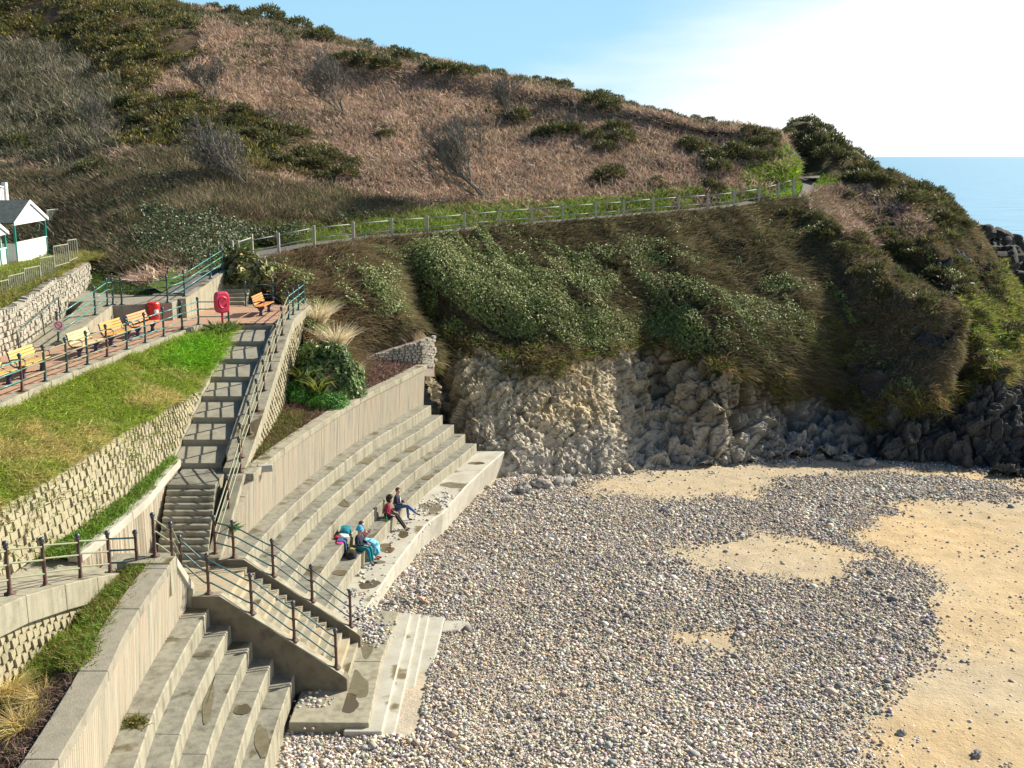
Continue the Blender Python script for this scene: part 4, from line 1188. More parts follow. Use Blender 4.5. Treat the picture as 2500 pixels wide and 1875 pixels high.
gorse_mass(hill, hv * m_gorse * np.clip(fbm(hill.flat() * .3, 3, 37) * 5 + .75, .05, 1), 1300, .5, 1.25, 75, flower=.05)
gorse_mass(hill, hv * open_ * np.clip(fbm(hill.flat() * .16, 4, 38) * 7 - .55 + 1.3 * m_dark, 0, 1), 620, .25, .7, 60, [(.18, .18, .08), (.14, .155, .06), (.22, .20, .11), (.11, .13, .05)])
gorse_mass(hill, hv * m_thick * np.clip(fbm(hill.flat() * .35, 3, 57) * 7 - .2, 0, 1), 130, .3, .8, 60, [(.16, .165, .07), (.20, .18, .09), (.12, .13, .05)])
gorse_mass(hill, hv * m_dark * np.clip(fbm(hill.flat() * .3, 3, 58) * 7 + .3, 0, 1), 190, .6, 1.3, 110, [(.15, .155, .075), (.19, .165, .10), (.11, .13, .055), (.22, .18, .125), (.13, .12, .075)])
gorse_mass(hill, hv * ridge, 900, .4, .95, 80, [(.10, .115, .05), (.14, .14, .065), (.08, .095, .045)])
hm_ = np.clip((cx - 1960) / 120, 0, 1) * (cs_ < 3.4) * soft_ * cv
gorse_mass(cliff, hm_ * np.clip(fbm(cpp * .25, 3, 98) * 6 + .6, 0, 1), 700, .3, .85, 70, [(.12, .125, .045), (.16, .15, .06), (.09, .10, .04), (.20, .165, .09)])
mid_ = (cx > 1150) * (cx < 1960) * (cs_ < 2.6) * soft_ * cv
gorse_mass(cliff, mid_ * np.clip(fbm(cpp * .3, 3, 99) * 8 - .9, 0, 1), 170, .25, .6, 60, [(.13, .13, .055), (.10, .115, .045), (.18, .15, .08)])
o = obj('gorse_scrub', v.mesh('gorse_scrub', M_leaf)); tag(o, 'olive green gorse scrub with yellow flowers spread over the upper hillside and its ridge', 'gorse', kind='stuff')

# grey leafless thicket at the far left and dark brush at the foot of the hill
v = Veg()
n = 26000
p, nn, _ = hill.scatter(n, hv * m_thick)
d = unit(np.array((-.25, 0, .9)) + rand_dir(n) * .7)
v.blades(p, d, rng.uniform(.5, 1.7, n) * (.8 + 1.2 * fbm(p * .5, 3, 56)), rng.uniform(.03, .07, n), tint(n, (.30, .28, .20), (.20, .19, .12), (.50, .47, .37), (.14, .135, .08), (.25, .19, .13)) * (.9 + 1.6 * fbm(p * .35, 3, 55)).clip(.5, 1.5)[:, None], .35)
n = 12000
p, nn, _ = hill.scatter(n, hv * m_thick)
v.leaves(p + nn * rng.uniform(.1, .6, (n, 1)), nn, rng.uniform(.12, .28, n), tint(n, (.09, .11, .04), (.13, .13, .06)))
n = 75000
p, nn, _ = hill.scatter(n, hv * m_dark)
d = unit(nn * .5 + np.array((-.3, -.1, .6)) + rand_dir(n) * .5)
lum = (.75 + .9 * (fbm(p * .4, 3, 35) + .15)).clip(.4, 1.6)[:, None]
v.blades(p, d, rng.uniform(.5, 1.25, n), rng.uniform(.035, .07, n), tint(n, (.23, .185, .125), (.29, .235, .155), (.17, .155, .085), (.20, .21, .085), (.34, .26, .19)) * lum, .5)
o = obj('brush', v.mesh('brush', M_dry)); tag(o, 'tangled grey and dark brown leafless brush on the lower hillside', 'brush', kind='stuff')

# ---- slope below the path
cpp = cliff.flat(); cx, cy, cdp = cliff.pix(); cn_ = cliff.N.reshape(-1, 3)
cv = vis(cliff) * (np.repeat(cliff.srow, cliff.nc) < 5.2)
soilm = (1 - rockm) * cv * (1 - inpoly(cx, cy, [(880, 850), (1045, 795), (1045, 920), (880, 930)]))
ivy_core = gmask(cliff, [P_((885, 530), (960, 505), (1090, 540), (1190, 610), (1240, 690), (1330, 730), (1260, 760), (1130, 735), (1000, 675), (905, 590)),
                         P_((640, 600), (760, 560), (880, 600), (900, 660), (800, 690), (700, 650)), P_((1330, 680), (1420, 700), (1520, 700), (1480, 760), (1380, 740)), P_((1690, 600), (1750, 620), (1760, 720), (1700, 700))], 14)
ivy_w = np.clip(ivy_core * (STK * 6 + fbm(cpp * .5, 4, 97) * 4 + .55) + np.clip(STK * 6 - .9, 0, .35) * np.clip(fbm(cpp * .6, 3, 93) * 7 + .2, 0, 1), 0, 1)
top_strip = np.clip(1.15 - np.repeat(cliff.srow, cliff.nc) * 1.0, 0, 1)
ivy_w = np.maximum(ivy_w * (.55 + .9 * np.clip(fbm(cpp * 1.1, 3, 94) * 4 + .4, 0, 1)).clip(0, 1), np.clip(fbm(cpp * .55, 4, 95) * 4 - .35, 0, .5) * (cx < 2000))
ivy_w *= (1 - top_strip * .8)
headm = np.clip((cx - 2020) / 150, 0, 1) * (cs_ < 5)
STK2 = fbm(np.stack([(cpx * .8 - cpy * .62) / 24, (cpx * .5 + cpy * .8) / 300, cpx * 0], 1), 4, 190)
ivy_zone = gmask(cliff, [P_((880, 530), (960, 500), (1100, 515), (1300, 560), (1560, 640), (1790, 690), (1760, 760), (1540, 770), (1330, 775), (1130, 745), (1000, 680))], 14)
fade_ = np.interp(cpx, [1000, 1450, 1700, 2000], [1.0, .75, .4, .2])
ivy_w = np.maximum(ivy_w, np.clip(ivy_zone * fade_ * (STK2 * 6 + fbm(cpp * .6, 3, 191) * 3 + .45), 0, 1))
v = Veg()
n = 110000
p, nn, _ = cliff.scatter(n, soilm * ivy_w)
v.leaves(p + nn * rng.uniform(.05, .5, (n, 1)), nn + np.array((.1, -.1, .3)), rng.uniform(.09, .19, n), tint(n, (.20, .27, .06), (.26, .32, .085), (.15, .20, .05), (.33, .36, .15)), .8)
pb, nb_, _ = BANK.scatter(2500)
v.leaves(pb + nb_ * rng.uniform(.05, .4, (2500, 1)), nb_, rng.uniform(.1, .22, 2500), tint(2500, (.06, .10, .035), (.09, .14, .05)), .7)
p, nn, _ = hill.scatter(9000, hv * np.maximum(m_green, .5 * m_dark * np.clip(fbm(hill.flat() * .4, 3, 59) * 8 - .8, 0, 1)))
v.leaves(p + nn * rng.uniform(.3, 1.0, (9000, 1)), nn + np.array((.1, -.2, .2)), rng.uniform(.13, .26, 9000), tint(9000, (.07, .11, .04), (.10, .14, .06), (.05, .08, .03)), .7)
o = obj('ivy', v.mesh('ivy', M_ivy)); tag(o, 'glossy green ivy trailing down the slope below the path', 'ivy', kind='stuff')

v = Veg()
n = 210000
w_brush = soilm * (1 - .5 * ivy_w)
p, nn, _ = cliff.scatter(n, w_brush)
d = unit(nn * .45 + np.array((.42, -.3, .1)) + rand_dir(n) * .5)
xx, yy, dd_ = proj(p)
stp = fbm(np.stack([(xx * .8 - yy * .62) / 42, (xx * .5 + yy * .8) / 330, xx * 0], 1), 4, 90)
lum = (.95 + 1.3 * fbm(np.stack([(xx * .8 - yy * .62) / 20, (xx * .5 + yy * .8) / 260, xx * 0], 1), 4, 192) + .7 * fbm(p * .9, 3, 96)).clip(.45, 1.6)[:, None]
hd_ = np.clip((xx - 1990) / 120, 0, 1)[:, None]
nearb = np.clip((950 - xx) / 120, 0, 1)[:, None]
c = tint(n, (.215, .17, .10), (.265, .215, .125), (.165, .14, .075), (.30, .25, .16), (.16, .165, .065)) * lum
c2 = tint(n, (.36, .26, .19), (.18, .17, .07), (.26, .20, .13), (.15, .16, .055))
c3 = tint(n, (.36, .25, .165), (.28, .20, .13), (.22, .19, .08))
c = c * (1 - hd_) + c2 * hd_
c = c * (1 - nearb * .7) + c3 * nearb * .7
v.blades(p, d, rng.uniform(.35, 1.0, n) * (1 - .55 * hd_[:, 0]), rng.uniform(.03, .06, n), c, .7, np.tile(np.array((.5, -.3, -.7)), (n, 1)) + rand_dir(n) * .4)
o = obj('slope_brush', v.mesh('slope_brush', M_dry)); tag(o, 'dry brown brush combed down the slope between path and rock face', 'brush', kind='stuff')

# grass: tussocks on the lip of the rock, mossy grass of the headland, bright verge along the path
lip = np.clip(1 - np.abs(cpy - RT) / 34, 0, 1) * (cpx > 940) * cv
green_head = gmask(cliff, [P_((2060, 640), (2130, 640), (2240, 700), (2240, 790), (2160, 780), (2080, 740)), P_((1720, 650), (1830, 700), (1820, 800), (1700, 740)), P_((2170, 560), (2200, 600), (2240, 700), (2170, 660), (2140, 600))], 12) * cv
v = Veg()
def tussock(p, nn, cols, L0, L1, per, spread=.5, w=(.02, .045), lean=(0, 0, .8), bend=.9):
    n = len(p) * per
    c = np.repeat(p, per, 0) + rng.normal(size=(n, 3)) * np.array((.12, .12, .02))
    d = unit(np.repeat(nn, per, 0) * .3 + np.array(lean) + rand_dir(n) * spread)
    v.blades(c, d, rng.uniform(L0, L1, n), rng.uniform(*w, n), np.repeat(tint(len(p), *cols), per, 0) * rng.uniform(.75, 1.25, (n, 1)), bend)
p, nn, _ = cliff.scatter(2600, lip); tussock(p, nn, [(.22, .21, .06), (.32, .24, .10), (.16, .21, .04), (.25, .18, .09)], .35, .8, 14, .5, (.03, .06), (.15, -.2, .3))
p, nn, _ = cliff.scatter(2600, green_head * (1 - .6 * rockm)); tussock(p, nn, [(.22, .27, .05), (.28, .27, .08), (.18, .23, .04)], .3, .6, 14, .4, (.05, .09), (.1, -.1, .3))
VS = Sheet.__new__(Sheet); VS.G = np.transpose(VERGE, (0, 1, 2)); VS.nr, VS.nc = 10, 160; VS.srow = np.arange(10.0); VS.normals()
vg = np.ones((10, 160)); vg[3:6] = .0; vg[:4] = .6
tcut = (np.arange(160) > 22)[None, :]
p, nn, _ = VS.scatter(6500, (vg * tcut).ravel()); tussock(p, nn, [(.23, .42, .03), (.29, .46, .04), (.18, .32, .03), (.31, .38, .09)], .3, .75, 14, .5, (.04, .07))
hlow = hv * np.clip(1.0 - np.repeat(hill.srow, hill.nc) * 2.2, 0, 1) * (hx > 560)
p, nn, _ = hill.scatter(4200, hlow * np.clip(fbm(hill.flat() * .5, 3, 3) * 4 + .7, 0, 1)); tussock(p, nn, [(.18, .32, .03), (.22, .33, .05), (.25, .26, .08)], .4, .95, 14, .5, (.04, .07))
bk = hv * gmask(hill, [P_((1600, 375), (1660, 330), (1690, 315), (1730, 370), (1700, 400), (1600, 405))], 6)
p, nn, _ = hill.scatter(2400, bk); tussock(p, nn, [(.22, .38, .02), (.28, .42, .03)], .25, .5, 14, .5, (.05, .08))
gb_ = np.ones((BEND.nr, BEND.nc)); gb_[:, 7:20] = 0
p, nn, _ = BEND.scatter(700, gb_.ravel()); tussock(p, nn, [(.20, .36, .03), (.25, .38, .05)], .15, .4, 12, .5, (.04, .07))
p, nn, _ = cliff.scatter(900, gmask(cliff, [P_((1745, 380), (1790, 368), (1830, 375), (1790, 405), (1745, 420))], 4) * cv); tussock(p, nn, [(.20, .36, .03), (.25, .36, .06)], .2, .5, 12, .5, (.04, .07))
p, nn, _ = BANK.scatter(1500); tussock(p, nn, [(.10, .17, .03), (.14, .18, .04)], .2, .5, 12)
o = obj('rough_grass', v.mesh('rough_grass', M_grass)); tag(o, 'bright green rough grass along the path and on the lip of the cliff', 'grass', kind='stuff')

# lawn by the huts and the grass bank in front of the benches
v = Veg()
p, nn, _ = LEFT.scatter(3500); tussock(p, nn, [(.20, .32, .04), (.28, .32, .07), (.32, .28, .10)], .08, .25, 12, .5, (.02, .035))
edge = np.zeros((LEFT.nr, LEFT.nc)); edge[:, -7:] = 1
p, nn, _ = LEFT.scatter(1300, edge.ravel()); tussock(p, nn, [(.28, .28, .06), (.36, .30, .12), (.22, .27, .05)], .3, .6, 16, .5, (.02, .04), (.4, -.2, .2))
gp = GBANK.flat(); gm = np.clip(fbm(gp * .55, 4, 61) * 5 + .9, 0, 1)
lush = np.clip(1 - np.hypot((gp[:, 0] + 13.0) / 1.0, (gp[:, 1] - 42.2) / 3.4), 0, 1)
n = 15000
p, nn, _ = GBANK.scatter(n)
g_ = np.clip(fbm(p * .7, 4, 61) * 6 + 1.2, 0, 1)[:, None]
lp = np.clip(1.6 * (1 - np.hypot((p[:, 0] + 13.0) / 1.3, (p[:, 1] - 42.6) / 3.6)), 0, 1)[:, None]
c = tint(n, (.27, .37, .045), (.34, .41, .07)) * g_ + tint(n, (.60, .52, .21), (.50, .43, .16)) * (1 - g_)
c = c * (1 - lp) + tint(n, (.18, .42, .02), (.24, .48, .03)) * lp
per = 9
cc = np.repeat(p, per, 0) + rng.normal(size=(n * per, 3)) * np.array((.07, .07, .01))
d = unit(np.array((.35, -.15, .55)) + rand_dir(n * per) * .55)
lpr = np.repeat(lp[:, 0], per)
v.blades(cc, d, rng.uniform(.15, .42, n * per) * (1 + lpr * .6), rng.uniform(.018, .035, n * per) * (1 + lpr * .8), np.repeat(c, per, 0) * rng.uniform(.7, 1.25, (n * per, 1)), .9)
k_ = rng.random(260) * 5; j_ = k_.astype(int); u_ = (k_ - j_)[:, None]; h_ = rng.random((260, 1)) ** .6
pw_ = (BW[j_] * (1 - u_) + BW[j_ + 1] * u_) * h_ + (BB[j_] * (1 - u_) + BB[j_ + 1] * u_) * (1 - h_) + np.array((.06, 0, 0))
tussock(pw_, np.tile(np.array((1.0, 0, .3)), (260, 1)), [(.16, .24, .04), (.24, .26, .07), (.30, .26, .12)], .06, .2, 9, .7, (.02, .04), (.3, -.1, .2))
p, nn, _ = GSTRIP.scatter(900); tussock(p, nn, [(.16, .29, .03), (.22, .31, .06), (.12, .22, .03)], .1, .3, 14, .6, (.02, .035))
nbp = NBED.flat()
gw = np.clip(fbm(nbp * .8, 3, 63) * 5 + .4, 0, 1) * (nbp[:, 1] > 19.5)
p, nn, _ = NBED.scatter(1500, gw); tussock(p, nn, [(.15, .26, .03), (.20, .27, .04), (.28, .24, .08)], .12, .32, 18, .7, (.015, .03))
fp = FBED.flat()
p, nn, _ = FBED.scatter(900, np.clip(fp[:, 0] * -1 - 8.2, 0, 1) * (fp[:, 1] < 43)); tussock(p, nn, [(.13, .16, .03), (.18, .15, .05)], .1, .25, 14, .7, (.02, .035))
o = obj('bank_grass', v.mesh('bank_grass', M_grass)); tag(o, 'short green and straw coloured grass on the banks around the stairs', 'grass', kind='stuff')

# brown woody ground cover in the beds behind the ribbed walls
v = Veg()
n = 16000
p, nn, _ = FBED.scatter(n); 
d = unit(rand_dir(n) + np.array((0, 0, .5)))
v.blades(p, d, rng.uniform(.15, .38, n), rng.uniform(.02, .04, n), tint(n, (.20, .12, .10), (.26, .17, .13), (.15, .09, .07)), .8)
n = 4500
p, nn, _ = NBED.scatter(n, ((nbp[:, 0] > -10.3) & (nbp[:, 1] < 20.6)).astype(float))
v.blades(p, unit(rand_dir(n) + np.array((0, 0, .5))), rng.uniform(.12, .3, n), rng.uniform(.012, .025, n), tint(n, (.17, .11, .10), (.24, .16, .14), (.13, .09, .08)), .8)
o = obj('ground_cover', v.mesh('ground_cover', M_dry)); tag(o, 'purplish brown woody ground cover in the beds behind the ribbed walls', 'ground cover', kind='stuff')


# ---- single shrubs and trees
def bush_mesh(name, n, leaf, cols, seed, flat=.75, spiky=False, flower=0):
    global rng
    keep = rng; rng = np.random.default_rng(seed)
    v = Veg()
    dd = rand_dir(n); dd[:, 2] = np.abs(dd[:, 2])
    lobes = rand_dir(9); lobes[:, 2] = np.abs(lobes[:, 2])
    lob = np.max((dd @ lobes.T) ** 6, 1)
    r = (.62 + .38 * lob + .25 * fbm(dd * 3 + seed, 3, seed)) * rng.uniform(.5, 1.12, n) ** .6
    p = dd * r[:, None] * np.array((1, 1, flat * 1.25))
    tone = (.7 + .6 * _h((dd[:, 0] * 5 + 50).astype(int), (dd[:, 1] * 5 + 50).astype(int), (dd[:, 2] * 5 + 50).astype(int), seed))[:, None]
    col = tint(n, *cols) * tone
    if flower:
        f = (rng.random(n) < flower) & (dd[:, 2] > .35); col[f] = (.5, .38, .03)
    if spiky:
        v.blades(p * .92, unit(dd + rand_dir(n) * .5 + np.array((0, 0, .35))), rng.uniform(.6, 1.4, n) * leaf, rng.uniform(.25, .4, n) * leaf, col, .2)
    else:
        v.leaves(p, dd + np.array((0, 0, .4)), rng.uniform(.7, 1.3, n) * leaf, col, .8)
    rng = keep
    return v.mesh(name, M_leaf if spiky else M_ivy)


GM = [bush_mesh('gorse_bush', 900, .2, [(.10, .115, .045), (.14, .145, .06), (.075, .09, .04), (.18, .165, .075)], 40 + k, .8, True, .01 * (k == 2)) for k in range(4)]


def ground_at(S, px, py):
    x, y, d = S.pix()
    k = np.argmin((x - px) ** 2 + (y - py) ** 2)
    return S.flat()[k], d[k]


def bush_at(S, px, py, wpx, hf, label, group, name='gorse_bush', mesh=None, k=0):
    p, d = ground_at(S, px, py)
    o = obj(name, (mesh or GM[k % 4]), None, p + np.array((0, 0, .15)))
    s = wpx * d / F_ / 2 * 1.3
    o.scale = (s, s, s * hf); o.rotation_euler = (0, 0, k * 1.7)
    return tag(o, label, 'bush', group)


HB = [(745, 135, 55), (790, 150, 70), (835, 152, 60), (1120, 262, 55), (1170, 300, 50), (1205, 295, 70), (1240, 290, 50), (1290, 230, 60), (1320, 240, 50), (1285, 305, 48), (1335, 285, 55), (1345, 310, 60),
      (1310, 330, 50), (1318, 390, 65), (1295, 400, 36), (1440, 268, 45), (1475, 280, 45), (1490, 320, 50), (1515, 335, 60), (1545, 350, 66), (1580, 345, 70), (1555, 375, 60), (1600, 330, 50), (1625, 320, 46), (1635, 350, 60),
      (1660, 320, 50), (1665, 345, 44), (1530, 408, 40), (1550, 412, 30), (1420, 395, 26), (680, 365, 60), (715, 350, 55), (745, 385, 60), (760, 365, 46), (700, 395, 46), (830, 300, 40), (595, 320, 60), (640, 300, 60), (550, 300, 56),
      (505, 275, 56), (460, 300, 60), (420, 280, 60), (360, 250, 50), (330, 300, 50), (200, 380, 70), (240, 395, 50), (40, 320, 60), (270, 480, 46), (960, 165, 70), (1000, 168, 55), (930, 155, 44), (870, 130, 50), (640, 68, 60), (690, 88, 56), (575, 42, 70), (540, 48, 50),
      (520, 250, 50), (590, 285, 46), (655, 345, 56), (615, 355, 50), (490, 330, 50), (400, 320, 46), (300, 265, 50), (280, 230, 46)]
WHERE = ['on the bracken slope', 'near the ridge', 'above the path', 'by the bare thorn trees']
SK = [(1190, 178, 44), (1215, 190, 40), (1160, 172, 30), (1300, 212, 46), (1330, 222, 40), (1360, 232, 40), (1400, 240, 30), (1530, 262, 30), (1570, 272, 26), (1620, 285, 36), (1645, 290, 34), (1670, 296, 34), (1500, 258, 24), (1440, 246, 26),
      (1080, 162, 34), (1040, 154, 30), (905, 124, 34), (850, 112, 34), (790, 100, 40), (700, 76, 44), (600, 46, 46), (500, 30, 40), (460, 16, 34)]
for k, (x, y, w_) in enumerate(sorted(HB)):
    tone = ('wide' if w_ >= 60 else 'middling' if w_ >= 48 else 'small')
    zone = 'high near the ridge' if y < 200 else 'halfway up the hillside' if y < 330 else 'low above the path'
    bush_at(hill, x * K, y * K, w_ * K, .8, f'{tone} gorse bush {zone}, {k + 1} of {len(HB)} from the left', 'gorse bushes dotted over the hillside', k=k)
for k, (x, y, w_) in enumerate(sorted(SK)):
    bush_at(hill, x * K, (y + 5) * K, w_ * K, .8, f'gorse bush on the hill skyline, {k + 1} of {len(SK)} from the left', 'gorse bushes on the skyline', k=k + 1)
KN = [(1705, 300, 46), (1720, 280, 44), (1745, 278, 50), (1770, 290, 50), (1735, 310, 56), (1765, 320, 60), (1795, 315, 56), (1815, 330, 50), (1790, 345, 60), (1830, 350, 46), (1750, 340, 50), (1725, 330, 40), (1845, 340, 36)]
for k, (x, y, w_) in enumerate(sorted(KN)):
    bush_at(knoll, x * K, y * K, w_ * K, .85, f'gorse bush on the path knoll, {k + 1} of {len(KN)} from the left', 'gorse bushes on the knoll', k=k)
HD = [(1850, 375, 40), (1875, 370, 46), (1900, 395, 46), (1870, 395, 60), (1845, 395, 50), (1915, 400, 36), (1960, 412, 36), (1990, 415, 50), (2015, 425, 50), (2035, 440, 46), (2060, 465, 40), (2085, 490, 30), (1965, 440, 60), (2000, 450, 60), (2040, 480, 50),
      (2060, 520, 46), (2090, 540, 46), (2110, 570, 50), (2130, 610, 50), (2150, 640, 46), (2060, 580, 50), (1900, 520, 60), (1940, 540, 60), (1980, 560, 60), (2020, 600, 50), (1760, 480, 46), (1720, 465, 36), (1790, 500, 50), (1695, 470, 40), (1830, 430, 30), (1960, 610, 36),
      (1780, 520, 56), (1820, 545, 50), (1850, 520, 50), (2180, 660, 46), (2190, 720, 50), (2080, 640, 46), (2000, 660, 40), (1900, 640, 46), (1850, 600, 40), (2110, 690, 40)]
for k, (x, y, w_) in enumerate(sorted(HD)):
    bush_at(cliff, x * K, y * K, w_ * K, .75, f'dark scrub bush on the headland, {k + 1} of {len(HD)} from the left', 'scrub bushes on the headland', 'scrub_bush', k=k + 2)


def bare_tree(name, base, height, lean, label, spread=.5, seed=1, depth=5, trunks=5, col=None, group=None):
    rr = random.Random(seed)
    t = thing(name, label, 'bare tree', base, group=group)
    tm, cm = MB(), MB()
    def grow(p, d, L, r, lv):
        p = np.array(p, float); pts = [p]
        for _ in range(3):
            d = unit(d + np.array([rr.gauss(0, .16), rr.gauss(0, .16), rr.gauss(0, .1) + .05]))
            p = p + d * L / 3; pts.append(p)
        r = max(r, .017)
        (tm if lv >= depth - 1 else cm).tube(pts, [r, r * .9, r * .8, r * .65], 5 if lv >= depth - 1 else 3, False)
        if lv == 0: return
        for _ in range(3 if lv > 1 else 5):
            k = rr.choice((1, 2, 3, 3))
            a = np.array([rr.gauss(0, spread), rr.gauss(0, spread), rr.gauss(0, spread * .5) + .12]) + np.array(lean) * .35
            grow(pts[k], unit(d + a), L * rr.uniform(.55, .8), r * .55, lv - 1)
    for _ in range(trunks):
        grow(base, unit(np.array(lean) + np.array([rr.gauss(0, .25), rr.gauss(0, .25), rr.gauss(0, .1)])), height * .62, height * .014 + .015, depth)
    tm.build('trunk', M_bark, t); cm.build('crown', col or M_bark, t)
    return t


p, d = ground_at(hill, 853, 290); bare_tree('thorn_tree', p, 3.6, (-.75, 0, .8), 'tall leafless thorn tree on the bracken below the ridge, branches swept up to the left', seed=3, group='leafless thorn trees on the hill')
p, d = ground_at(hill, 1193, 490); bare_tree('thorn_tree', p, 4.2, (-.85, 0, .75), 'largest leafless thorn tree, standing just above the path and fence', seed=5, trunks=6, group='leafless thorn trees on the hill')
p, d = ground_at(hill, 1262, 305); bare_tree('thorn_tree', p, 2.7, (-.6, 0, .8), 'leafless thorn tree highest to the right, among dark gorse bushes', seed=8, group='leafless thorn trees on the hill')
p, d = ground_at(hill, 625, 478); bare_tree('thorn_tree', p, 3.8, (-.9, -.1, .7), 'dense grey leafless shrub just left of the hill centre, leaning left over ivy', seed=9, trunks=6, group='leafless thorn trees on the hill')
p, d = ground_at(hill, 530, 250); bare_tree('thorn_tree', p, 2.3, (-.3, 0, .9), 'grey leafless shrub high on the hill beside the gorse scrub', seed=12, trunks=5, group='leafless thorn trees on the hill')
p, d = ground_at(hill, 282, 350); bare_tree('thorn_tree', p, 2.6, (-.7, -.1, .7), 'small pale leafless shrub at the foot of the grey thicket', seed=15, trunks=3, depth=4, group='leafless thorn trees on the hill')

# evergreen bush beside the shaded stair, shrubs in the far bed
t = thing('evergreen_bush', 'big rounded glossy evergreen bush between the shaded stair and the fence', 'bush', (-14.0, 56.2, 8.3))
b1 = obj('foliage', bush_mesh('foliage', 5200, .17, [(.11, .13, .04), (.16, .17, .06), (.08, .10, .035), (.24, .22, .11), (.28, .25, .08)], 71, .7), t, (0, 0, .1)); b1.scale = (2.3, 2.0, 2.7)
mb = MB(); mb.tube([(-14, 56.2, 8.2), (-14.1, 56.2, 9.4)], [.12, .05], 6); mb.build('stem', M_bark, t)
def shrub(name, label, c, s, n, leaf, cols, seed, fl=.75):
    o = obj(name, bush_mesh(name, n, leaf, cols, seed, fl), None, c); o.scale = s
    return tag(o, label, 'shrub')
bw = lambda px, py, z: W(px, py, z)
shrub('laurel_shrub', 'tall dark glossy shrub in the middle of the far bed', bw(800, 960, 5.2), (1.8, 1.9, 2.5), 5600, .14, [(.12, .20, .05), (.16, .25, .06), (.22, .27, .11), (.08, .14, .04)], 81)
shrub('hedge_shrub', 'low bright green leafy shrub at the left foot of the dark shrub', bw(722, 985, 5.1), (.95, .9, 1.0), 2600, .11, [(.08, .25, .03), (.11, .31, .045), (.06, .18, .025)], 82)
shrub('hedge_shrub', 'low bright green leafy shrub in front of the dark shrub', bw(800, 992, 5.1), (1.0, .8, .8), 2400, .11, [(.08, .24, .03), (.11, .29, .045), (.06, .18, .025)], 83)
shrub('hedge_shrub', 'rounded mid green shrub at the right foot of the dark shrub', bw(860, 965, 5.1), (.8, .8, 1.0), 2000, .12, [(.05, .10, .03), (.07, .13, .04), (.09, .14, .05)], 84)


def spear_plant(name, label, c, n, L, cols, seed, spread=.6, w=.04, bend=.6, cat='plant'):
    global rng
    keep = rng; rng = np.random.default_rng(seed)
    v = Veg()
    p = rng.normal(size=(n, 3)) * np.array((.1, .1, .01))
    d = unit(np.array((0, 0, 1.0)) + rand_dir(n) * spread)
    v.blades(p, d, rng.uniform(.6, 1.0, n) * L, w, tint(n, *cols), bend, unit(d * np.array((1, 1, 0))) * .9 - np.array((0, 0, .5)))
    o = obj(name, v.mesh(name, M_grass), None, c); rng = keep
    return tag(o, label, cat)


spear_plant('flax_plant', 'yellow striped flax plant in front of the dark shrub', bw(752, 955, 5.3) + np.array((0, -.9, .5)), 60, 1.5, [(.30, .30, .05), (.38, .33, .08), (.14, .20, .04)], 91, .55, .06)
spear_plant('flax_plant', 'smaller green and yellow flax plant low in the far bed', bw(785, 965, 5.3) + np.array((0, -1.0, .4)), 45, 1.1, [(.20, .26, .05), (.30, .30, .06)], 92, .7, .05)
spear_plant('flax_plant', 'yellow flax plant behind the top corner post of the stair railing', (-9.5, 53.2, 7.9), 50, 1.3, [(.32, .32, .06), (.22, .26, .06)], 93, .8, .06)
PG = [(.74, .64, .44), (.64, .54, .35), (.80, .71, .53)]
for k, (px, py, z, s_, lb) in enumerate(((775, 800, 7.3, 2.1, 'tall pale dry pampas grass at the top of the bed beside the stair flank wall'), (820, 860, 6.4, 2.0, 'pale dry pampas grass behind the dark shrub'), (850, 925, 5.6, 1.2, 'pale dry pampas grass leaning over the right of the dark shrub'), (730, 800, 7.2, 1.0, 'greyish dry grass clump against the stair flank wall'))):
    spear_plant('pampas_grass', lb, bw(px, py, z), 420, s_, PG if k < 3 else [(.33, .27, .17), (.26, .22, .13)], 101 + k, .5, .03, .55, 'ornamental grass')
for k, (px, py, s_, lb) in enumerate(((60, 1790, .85, 'large golden dry grass clump in the bottom left corner'), (110, 1720, .7, 'golden dry grass clump behind the corner clump'), (20, 1700, .7, 'golden dry grass clump at the left edge under the block wall'), (95, 1860, .6, 'small straw coloured grass clump at the very bottom left'))):
    spear_plant('dry_grass_clump', lb, bw(px, py, 4.6), 420, s_, [(.62, .48, .19), (.72, .58, .28), (.48, .40, .14)], 121 + k, .75, .013, .8, 'grass clump')
spear_plant('wall_weed', 'small green weed growing from a crack in the ribbed wall', (-8.92, 32.2, 3.95), 40, .35, [(.06, .16, .02), (.10, .20, .03)], 131, 1.2, .07, .5)
spear_plant('step_moss', 'mossy grass tuft growing across the top near step', bw(330, 1765, 3.16), 300, .22, [(.14, .17, .03), (.26, .21, .09), (.12, .13, .03)], 132, 1.3, .03, .5, 'grass tuft')
for k, (x, y, z) in enumerate(((-12.45, 45.4, 7.95), (-12.35, 46.0, 8.0), (-12.9, 45.9, 8.0))):
    spear_plant('tall_weed', ('leafy green weed on the bank just below the lifebuoy post', 'tall weed at the top of the stair beside the lifebuoy post', 'bushy weed at the end of the bench railing')[k], (x, y, z), 90, .75, [(.10, .17, .04), (.14, .20, .05)], 141 + k, .7, .06, .4)

# ------------------------------------------------------------------ shingle and boulders
def ico(sub):
    bm = bmesh.new(); bmesh.ops.create_icosphere(bm, subdivisions=sub, radius=1)
    bm.verts.ensure_lookup_table()
    v = np.array([q.co[:] for q in bm.verts]); f = np.array([[a.index for a in q.verts] for q in bm.faces]); bm.free()
    return v, f


PEB = np.array([(.25, .25, .26), (.33, .32, .31), (.19, .195, .21), (.42, .40, .37), (.56, .54, .50), (.38, .31, .23), (.46, .38, .28), (.30, .26, .22), (.24, .23, .25), (.16, .16, .17)])


